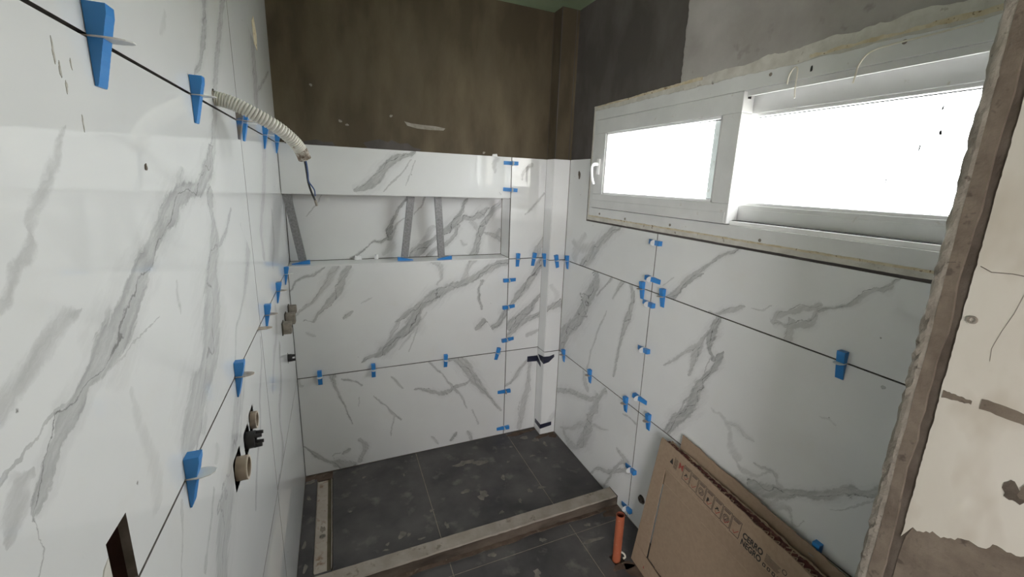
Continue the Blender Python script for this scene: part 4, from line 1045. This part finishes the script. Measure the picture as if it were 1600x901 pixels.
# ------------------------------------------------------------------ props in the niche
def stud(base, top, label, wedge_x, wedge_dir, wlabel):
    base = Vector(base); top = Vector(top); ln = (top - base).length
    l = (top - base).normalized(); n = Vector((0, -1, 0)); n = (n - l * n.dot(l)).normalized(); w = l.cross(n)
    m_ = Matrix((w, l, n)).transposed().to_4x4(); m_.translation = base
    e = empty('metal_stud', mtx=m_); tag(e, label, 'stud', 'steel studs propping the niche lintel')
    hw = .0185; t = .0012
    box('web', (-hw, 0, -t), (hw, ln, 0), M_GALV, e)
    box('flange', (-hw, 0, -.022), (-hw + t, ln, -t), M_GALV, e)
    box('flange', (hw - t, 0, -.022), (hw, ln, -t), M_GALV, e)
    box('lip', (-hw + t, 0, -.022), (-hw + .007, ln, -.022 + t), M_GALV, e)
    box('lip', (hw - .007, 0, -.022), (hw - t, ln, -.022 + t), M_GALV, e)
    up = lambda u, v, d=0: (u, v, LEDGE + d)
    wedge(up, wedge_x, base.y - .012, wedge_dir, wlabel, 0, clip=False)
stud((.066, .066, LEDGE + .010), (.018, .050, LINTEL - .002), 'galvanised steel stud leaning at the left end of the niche', .066, 'L', 'blue tile wedge lying under the left stud in the niche')
stud((.578, .060, LEDGE + .010), (.620, .050, LINTEL - .002), 'galvanised steel stud in the niche, middle of the three, foot to the left', .572, 'R', 'blue tile wedge lying under the middle stud in the niche')
stud((.786, .046, LEDGE + .010), (.767, .048, LINTEL - .002), 'galvanised steel stud in the niche, nearly upright, rightmost of the three', .806, 'L', 'blue tile wedge lying under the rightmost stud in the niche')

# ------------------------------------------------------------------ services in the left wall
ctrl = [(-.02, -1.153, 1.811), (0, -1.153, 1.810), (.035, -1.152, 1.802), (.075, -1.147, 1.783), (.115, -1.132, 1.760), (.145, -1.110, 1.734), (.160, -1.094, 1.712), (.168, -1.084, 1.690)]
cp = spline(ctrl, 289)
cd = empty('corrugated_conduit', (0, -1.153, 1.810)); tag(cd, 'white corrugated conduit bending out of the left wall', 'conduit')
def corrugated(name, pts, mat):
    bm = bmesh.new()
    rad = [(.0122, .0146, .0157, .0160, .0157, .0146)[i % 6] for i in range(len(pts))]
    tube_path(bm, [Vector(q) - Vector(cd.location) for q in pts], rad, 18, cap=False)
    o = link(name, smooth_angle(finish(bm, name), 50), mat, cd)
    return o
corrugated('grimy_end', cp[:43], M_CONDUIT_D); corrugated('hose', cp[42:247], M_CONDUIT); corrugated('frayed_end', cp[246:], M_CONDUIT_D)
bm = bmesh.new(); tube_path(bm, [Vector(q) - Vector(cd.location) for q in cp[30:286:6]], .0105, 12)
link('conduit_shade', finish(bm, 'conduit_shade'), M_BLACK, cd)  # black core stands in for the shade inside the hollow conduit
def hanging(ctrl, mat, label, r=.0024):
    o = wire('electrical_wire', ctrl, r, mat, label, 'wire', 40)
    return o
hanging([(.165, -1.088, 1.700), (.168, -1.083, 1.680), (.170, -1.081, 1.655), (.172, -1.080, 1.630), (.178, -1.079, 1.605), (.184, -1.077, 1.588), (.187, -1.076, 1.574)], M_BLACK, 'black wire hanging from the end of the corrugated conduit', .0026)
hanging([(.167, -1.090, 1.700), (.171, -1.086, 1.680), (.1725, -1.084, 1.655), (.173, -1.084, 1.635), (.180, -1.084, 1.622), (.185, -1.083, 1.612), (.186, -1.083, 1.597)], M_WIRE_BLUE, 'thin blue wire hanging beside the black wire from the conduit', .0017)
bm = bmesh.new(); cyl_bm(bm, (.185, -1.077, 1.586), (.188, -1.0757, 1.571), .0036, .003, 10)
tag(link('wire_end', finish(bm, 'wire_end'), M_COVER), 'bared dark tip at the end of the black wire', 'wire tip')

def sleeve(key, out, r, label):
    y, z, rh = RH[key]
    e = empty('pipe_sleeve', (0, y, z)); tag(e, label, 'pipe sleeve')
    bm = bmesh.new(); cyl_bm(bm, (-.06, 0, 0), (out, 0, 0), r, None, 28, r - .005)
    link('sleeve_wall', smooth_angle(finish(bm, 'sleeve_wall')), M_TAN, e)
    bm = bmesh.new(); cyl_bm(bm, (out - .001, 0, 0), (out + .0012, 0, 0), r + .0002, None, 28, r - .0052)
    link('rim', finish(bm, 'rim'), M_TAN_RIM, e)
    bm = bmesh.new(); cyl_bm(bm, (-.02, 0, 0), (-.018, 0, 0), r - .005, None, 24)
    link('plug', finish(bm, 'plug'), M_COVER, e)
sleeve('s1', .020, .0265, 'beige plastic pipe sleeve in the left wall, the lower and larger of two')
sleeve('s2', .012, .0225, 'beige plastic pipe sleeve in the left wall, the upper and smaller of two')
def fitting(key, out, r, label):
    y, z, rh = RH[key]
    e = empty('pipe_fitting', (0, y, z)); tag(e, label, 'pipe fitting')
    bm = bmesh.new(); cyl_bm(bm, (-.05, 0, 0), (out * .55, 0, 0), r, None, 20, r * .6); link('collar', smooth_angle(finish(bm, 'collar')), M_BLACK, e)
    bm = bmesh.new()
    for a in (.6, 2.2, 3.9, 5.3):
        d = Vector((0, math.cos(a) * r * .78, math.sin(a) * r * .78))
        cyl_bm(bm, d + Vector((out * .5, 0, 0)), d + Vector((out, 0, 0)), r * .26, r * .2, 8)
    link('prongs', finish(bm, 'prongs'), M_BLACK, e)
    bm = bmesh.new(); cyl_bm(bm, (out * .2, 0, 0), (out * .22, 0, 0), r * .6, None, 16); link('core', finish(bm, 'core'), M_COVER, e)
fitting('f1', .034, .021, 'black notched plastic fitting between the two pipe sleeves')
fitting('f2', .030, .017, 'small black plastic fitting low on the left wall near the rear corner')
def cover(y, z, s, out, label, dot):
    e = empty('valve_cover', (0, y, z)); tag(e, label, 'valve cover')
    box('cover_body', (.004, -s * .45, -s / 2), (out, s * .45, s / 2), M_COVER, e, .002)
    box('back_plate', (.0002, -s * .55, -s * .58), (.004, s * .55, s * .58), M_BOX, e, .001)
    box('rim', (out, -s * .38, -s * .42), (out + .002, s * .38, s * .42), M_CEMENT_L, e, .0008)
    if dot:
        bm = bmesh.new(); cyl_bm(bm, (out + .002, 0, .004), (out + .004, 0, .004), .006, .005, 14); link('screw', finish(bm, 'screw'), M_BLACK, e)
cover(-.385, 1.010, .047, .034, 'square dusty valve cover with a dark centre, nearest of three in the left wall', True)
cover(-.270, 1.014, .046, .040, 'square dusty valve cover, middle of three in the left wall', False)
cover(-.125, 1.014, .038, .034, 'square dusty valve cover, the one closest to the rear corner', False)

# recessed switch box
e = empty('switch_box', (-.05, -1.83, 1.19)); tag(e, 'dark recessed switch box cut into the left wall at the bottom left', 'switch box')
boxes('box_shell', [((-.012, -.030, -.095), (-.008, .030, .095)), ((-.012, -.030, -.095), (.040, -.024, .095)), ((-.012, -.030, .0915), (.040, .030, .095)), ((-.012, -.03, -.095), (.04, .03, -.0915))], M_BOX, e)
box('box_side', (-.012, .0235, -.095), (.0405, .030, .0915), M_BOX_RED, e)
bm = bmesh.new(); tube_path(bm, spline([(-.006, .006, -.088), (.008, .010, -.05), (.012, .008, .0), (.006, .004, .04)], 16), .005, 8)
link('cable', smooth_angle(finish(bm, 'cable')), M_CEMENT_D, e)

# small pipe end in the doorway partition
e = empty('pipe_end', (PX + .003, -2.0465, 1.467)); tag(e, 'small round pipe end set in the painted partition by the doorway', 'pipe end')
bm = bmesh.new(); cyl_bm(bm, (.004, 0, 0), (-.0025, 0, 0), .0068, .0062, 20, .0036); link('ring', smooth_angle(finish(bm, 'ring')), M_COVER, e)
bm = bmesh.new(); cyl_bm(bm, (.003, 0, 0), (.0015, 0, 0), .0037, None, 16); link('bore', finish(bm, 'bore'), M_BLACK, e)

# navy tape on the boxed corner
def tape(label, faces):
    bm = bmesh.new()
    for q in faces:
        vs = [Vector(p) for p in q]
        n = (vs[1] - vs[0]).cross(vs[2] - vs[0]).normalized() * .0004
        lo = [bm.verts.new(p - n) for p in vs]; hi = [bm.verts.new(p + n) for p in vs]
        bm.faces.new(hi); bm.faces.new(lo[::-1])
        k = len(vs)
        for i in range(k): bm.faces.new((lo[i], lo[(i + 1) % k], hi[(i + 1) % k], hi[i]))
    return tag(link('adhesive_tape', finish(bm, 'adhesive_tape'), M_TAPE), label, 'tape')
q = .0012
tape('navy tape strip folded from the rear wall onto the left side of the boxed column', [
    [(1.340, -q, .535), (XB - q, -q, .533), (XB - q, -q, .492), (1.340, -q, .497)],
    [(XB - q, -q, .533), (XB - q, -.056, .500), (XB - q, -.057, .474), (XB - q, -q, .492)]])
tape('navy tape strip bent round the edge of the boxed column at the lower joint', [
    [(XB - q, -.010, .548), (XB - q, -BD - q, .562), (XB - q, -BD - q, .512), (XB - q, -.050, .520)],
    [(XB - q, -BD - q, .562), (1.452, -BD - q, .560), (1.485, -BD - q, .570), (1.488, -BD - q, .552), (1.45, -BD - q, .520), (XB - q, -BD - q, .512)]])
tape('navy tape band round the foot of the boxed column above the floor', [
    [(XB - q, -.015, .078), (XB - q, -BD - q, .078), (XB - q, -BD - q, .045), (XB - q, -.015, .049)],
    [(XB - q, -BD - q, .078), (1.494, -BD - q, .083), (1.494, -BD - q, .056), (XB - q, -BD - q, .045)]])

# ------------------------------------------------------------------ kerb, drain and pipe on the floor
e = empty('shower_kerb', ((W) / 2, (KY0 + KY1) / 2, 0)); tag(e, 'rough cement kerb across the front of the shower floor', 'kerb')
bm = bmesh.new(); rows = []
r_ = random.Random(8)
for i in range(61):
    x = .001 + (W - .003) * i / 60 - e.location.x
    j = lambda a: r_.uniform(-a, a)
    yb, yf = KY1 - e.location.y, KY0 - e.location.y
    rows.append([bm.verts.new((x, yb, .0015)), bm.verts.new((x, yb + j(.001), .047)), bm.verts.new((x, yb - .004, .050 + j(.0008))), bm.verts.new((x, yf + .006 + j(.002), .049 + j(.001))), bm.verts.new((x, yf + .001 + j(.0015), .044)), bm.verts.new((x, yf + j(.001), .020)), bm.verts.new((x, yf - .004 + j(.003), .0015))])
side = []
for a, c in zip(rows, rows[1:]):
    for k in range(7):
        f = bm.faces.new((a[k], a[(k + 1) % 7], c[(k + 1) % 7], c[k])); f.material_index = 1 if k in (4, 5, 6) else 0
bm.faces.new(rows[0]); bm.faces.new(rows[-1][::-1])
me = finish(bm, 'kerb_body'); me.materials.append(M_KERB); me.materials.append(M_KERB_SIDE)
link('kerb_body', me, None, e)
prism('mud_fillet', lambda u, v, d=0: (u - e.location.x, v - e.location.y, d), ragged((.02, -.832), (W - .004, -.826), 50, .006, 90) + [(W - .004, KY0 - .001), (.02, KY0 - .001)], .0003, .004, M_MUD, e)

e = empty('drain_channel', ((DX0 + DX1) / 2, (DY0 + DY1) / 2, 0)); tag(e, 'open beige linear drain channel beside the left wall', 'drain')
hx_, hy = (DX1 - DX0) / 2 - .002, (DY1 - DY0) / 2 - .002
boxes('tray', [((-hx_, -hy, -.0085), (hx_ - .021, hy, -.006))], M_TRAY, e)
box('gutter_side', (hx_ - .021, -hy, -.0085), (hx_ - .004, hy, -.0072), M_OLIVE, e)
box('edge_strip', (hx_ - .004, -hy, -.0085), (hx_, hy, .0004), M_KERB, e)
box('edge_strip', (-hx_ - .001, -hy, -.0085), (-hx_ + .002, hy, .0004), M_KERB, e)
bm = bmesh.new(); cyl_bm(bm, (-.006, -.10, -.006), (-.006, -.10, -.0045), .014, None, 24)
gratep = link('grate', finish(bm, 'grate'), M_COVER, e)
bm = bmesh.new()
for i in range(-2, 3): box_bm(bm, (-.006 + i * .0045 - .0012, -.110 + abs(i) * .0018, -.0045), (-.006 + i * .0045 + .0012, -.090 - abs(i) * .0018, -.0041))
link('slots', finish(bm, 'slots'), M_BLACK, gratep)
prism('spill', lambda u, v, d=0: (u, v, d), blob(-.006, -.055, .010, .022, 7, 14, .5), -.006, -.0052, M_COVER, e)

e = empty('waste_pipe', (PIPE[0], PIPE[1], -.03)); tag(e, 'orange plastic waste pipe standing upright from a square hole in the floor', 'pipe')
bm = bmesh.new(); cyl_bm(bm, (0, 0, 0), (.001, .003, .262), .0188, .0188, 32, .0165); link('pipe_wall', smooth_angle(finish(bm, 'pipe_wall')), M_ORANGE, e)
bm = bmesh.new(); cyl_bm(bm, (0, 0, .004), (.001, .003, .2605), .0166, .0166, 28, .0158); link('pipe_inner_shade', smooth_angle(finish(bm, 'pipe_inner_shade')), M_ORANGE_SHADE, e)  # inside of the pipe in a darker orange, as painted shade
bm = bmesh.new(); cyl_bm(bm, (0, 0, .05), (0, 0, .052), .016, None, 24); link('bore_shade', finish(bm, 'bore_shade'), M_BLACK, e)  # black disc stands in for the shade deep in the pipe
box('hole_bed', (-.026, -.030, .0205), (.030, .026, .0212), M_BOX, e)
wire('cable_loop', [(1.338, -1.065, .004), (1.350, -1.075, .014), (1.358, -1.088, .012), (1.356, -1.098, .006), (1.345, -1.099, .004)], .0042, M_STRING, 'white plastic loop on the floor beside the orange waste pipe', 'loop')
# pipe end in the right wall
e = empty('wall_outlet', (W, -.985, .170)); tag(e, 'brown water outlet in the right wall at the left edge of the carton', 'outlet')
bm = bmesh.new(); cyl_bm(bm, (.03, 0, 0), (-.008, .004, -.002), .016, None, 20, .008); link('outlet_ring', smooth_angle(finish(bm, 'outlet_ring')), M_CEMENT_D, e)

# ------------------------------------------------------------------ cardboard cartons against the right wall
def carton_frame(A, T, B):
    A, T, B = Vector(A), Vector(T), Vector(B)
    es = (B - A).normalized(); et = T - A; et -= es * et.dot(es); et.normalize(); en = es.cross(et)
    m_ = Matrix((es, et, en)).transposed().to_4x4(); m_.translation = A
    return m_
LOC = lambda u, v, d=0: (u, v, d)
CL = .84
ca = empty('cardboard_carton', mtx=carton_frame((1.383, -1.107, .0), (1.470, -1.118, .604), (1.325, -1.81, 0)))
tag(ca, 'opened brown tile carton printed with black lettering, leaning in front on the right wall', 'carton')
def cpart(name, outline, d0, d1, mat, parent=ca): return prism(name, LOC, outline, d0, d1, mat, parent)
cpart('side_flap', [(0, .092), (.0, .600), (.004, .611), (.02, .606), (.062, .503), (.083, .086), (.015, .093)], -.004, 0, M_CARD)
cpart('bottom_flap', [(0, 0), (0, .090), (.014, .0915), (.084, .083), (CL, .066), (CL, 0)], -.004, .0002, M_CARD)
cpart('panel', [(.0720, .503), (.0935, .0905), (CL, .074), (CL, .500)], -.006, -.0015, M_CARD_IN)
cpart('crease', [(.07, .444), (CL, .438), (CL, .4395), (.07, .4455)], -.003, -.0011, M_TORN)
cpart('top_flap', [(.021, .504), (CL, .500)] + ragged((CL, .600), (.004, .611), 90, .0024, 11), -.004, .0006, M_CARD)
cpart('flap_fold', [(.021, .505), (CL, .501), (CL, .503), (.021, .507)], .0004, .0010, M_TORN)
fan = lambda k: (lambda u, v, d=0: (u, v, d * (1 + k * u)))
for i, (d, th, mat, dy, amp) in enumerate(((-.0065, .002, M_TORN, -.003, .002), (-.0088, .009, M_MAROON, -.003, .003), (-.0182, .010, M_MAROON, -.001, .004), (-.0288, .002, M_TORN, .004, .004))):
    prism('torn_layer', fan(.75), [(.012 + .006 * i, .43), (CL - .005 * i, .43)] + ragged((CL - .005 * i, .598 + dy), (.012 + .006 * i, .606 + dy), 110, amp, 12 + i), d - th, d, mat, ca)
# red pattern crossing the maroon print
bm = bmesh.new(); r_ = random.Random(5)
for i in range(40):
    u0 = .03 + i * .02
    for k in (0, 1):
        a, b_ = (u0, u0 + .012) if k else (u0 + .012, u0)
        z0, z1 = -.0095 * (1 + .75 * u0), -.0275 * (1 + .75 * u0); y = .604 - .0095 * u0
        vs_ = [(a, y, z0), (a + .003, y, z0), (b_ + .003, y, z1), (b_, y, z1)]
        lo = [bm.verts.new((p[0], p[1] - .012, p[2])) for p in vs_]; hi = [bm.verts.new(p) for p in vs_]
        bm.faces.new(hi); bm.faces.new(lo[::-1])
        for q in range(4): bm.faces.new((lo[q], lo[(q + 1) % 4], hi[(q + 1) % 4], hi[q]))
link('print_pattern', finish(bm, 'print_pattern'), M_TORN, ca)
# printing: handling symbols and the maker's name, as on the box
def text(body, s, t, height, width, mat, parent, bold=.0):
    c = bpy.data.curves.new('lettering', 'FONT'); c.body = body; c.size = 1.0; c.offset = bold; c.extrude = .0
    o = bpy.data.objects.new('lettering', c); COL.objects.link(o)
    dg = bpy.context.evaluated_depsgraph_get()
    me = bpy.data.meshes.new_from_object(o.evaluated_get(dg))
    bpy.data.objects.remove(o)
    xs = [v.co.x for v in me.vertices]; ys = [v.co.y for v in me.vertices]
    x0, x1, y0, y1 = min(xs), max(xs), min(ys), max(ys)
    for v in me.vertices:
        v.co = Vector(((v.co.x - x0) / (x1 - x0) * width + s, (v.co.y - y0) / (y1 - y0) * height + t, .0011))
    me.materials.clear()
    return link('lettering', me, mat, parent)
text('CERRO', .459, .5285, .0215, .078, M_INK, ca, .035)
text('NEGRO', .459, .5035, .0215, .078, M_INK, ca, .035)
def lines(bm, segs, w=.0012, z=.0011):
    for (a, b_) in segs:
        a = Vector((*a, 0)); b_ = Vector((*b_, 0)); t = (b_ - a); n = Vector((-t.y, t.x, 0)).normalized() * w / 2
        v = [bm.verts.new(p + Vector((0, 0, z))) for p in (a - n, b_ - n, b_ + n, a + n)]
        bm.faces.new(v)
def rect(a, c, w_, h): return [((a, c), (a + w_, c)), ((a + w_, c), (a + w_, c + h)), ((a + w_, c + h), (a, c + h)), ((a, c + h), (a, c))]
def circle(x, y, r, n=14): return [((x + r * math.cos(6.2832 * i / n), y + r * math.sin(6.2832 * i / n)), (x + r * math.cos(6.2832 * (i + 1) / n), y + r * math.sin(6.2832 * (i + 1) / n))) for i in range(n)]
# arrow
bm = bmesh.new()
v = [bm.verts.new((x, y, .0011)) for x, y in ((.078, .545), (.098, .545), (.090, .570))]; bm.faces.new(v)
link('arrow_mark', finish(bm, 'arrow_mark'), M_INK, ca)
bm = bmesh.new()
lines(bm, [((.104 + .004 * i, .535 + .002 * (i % 2)), (.104 + .004 * i, .582 - .003 * (i % 3))) for i in range(5)], .0016)
link('small_print', finish(bm, 'small_print'), M_INK, ca)
text('M', .130, .553, .026, .024, M_INK_RED, ca, .01)
for i in range(7):
    a = .158 + i * .0418; wd = .0375; y0 = .511 + .003 * (6 - i) * .9; h = .058
    fr_ = bm = bmesh.new()
    lines(bm, rect(a, y0, wd, h), .0018)
    lines(bm, [((a + .004, y0 + h - .005 - .005 * k), (a + wd - .004 - .004 * k, y0 + h - .005 - .005 * k)) for k in range(2)], .0026)
    if i in (2, 5): lines(bm, circle(a + wd / 2, y0 + h * .42, .013) + circle(a + wd / 2, y0 + h * .42, .008), .002); lines(bm, [((a + .012, y0 + .012), (a + .026, y0 + .030))], .002)
    if i in (0, 4): lines(bm, [((a + .010, y0 + .018), (a + .022, y0 + .030)), ((a + .014, y0 + .030), (a + .026, y0 + .022))], .004)
    if i == 3: lines(bm, [((a + .012, y0 + .012), (a + .012, y0 + .03)), ((a + .012, y0 + .03), (a + .018, y0 + .02))], .006)
    link('symbol', finish(bm, 'symbol'), M_INK, ca)
    if i not in (2,):
        bm = bmesh.new(); lines(bm, [((a + .012, y0 + .014), (a + .018, y0 + .006)), ((a + .018, y0 + .006), (a + .033, y0 + .024))], .0022, .0013)
        link('check_mark', finish(bm, 'check_mark'), M_INK_RED, ca)
bm = bmesh.new(); lines(bm, [((.547, .549 - .0036 * i), (.592 + .01 * ((i * 7) % 4) / 4 - (.03 if i == 0 else 0), .549 - .0036 * i)) for i in range(8)], .0013); link('small_print', finish(bm, 'small_print'), M_INK, ca)
for i in range(4):
    bm = bmesh.new(); lines(bm, rect(.546 + .017 * i, .506, .008, .009), .0028); link('symbol', finish(bm, 'symbol'), M_INK, ca)
bm = bmesh.new(); lines(bm, circle(.612, .545, .007), .002); link('symbol', finish(bm, 'symbol'), M_INK, ca)
bm = bmesh.new(); v = [bm.verts.new((x, y, .0008)) for x, y in ((.080, .030), (.089, .030), (.085, .044))]; bm.faces.new(v); link('arrow_mark', finish(bm, 'arrow_mark'), M_INK_RED, ca)

cb2 = empty('cardboard_carton', mtx=carton_frame((1.447, -1.19, .0), (1.506, -1.210, .640), (1.432, -1.81, 0)))
tag(cb2, 'plain brown carton with a wavy torn top, behind the printed carton against the wall', 'carton')
cpart('sheet', [(0, 0), (.76, 0)] + ragged((.76, .606), (0, .655), 80, .0035, 51), -.004, 0, M_CARD, cb2)
cpart('sheet', [(.012, .01), (.755, .01)] + ragged((.755, .597), (.012, .642), 80, .004, 52), -.010, -.006, M_TORN, cb2)
cpart('torn_edge', [(.05, .50), (.75, .50)] + ragged((.75, .602), (.05, .640), 70, .005, 53), -.0055, -.0045, M_MAROON, cb2)
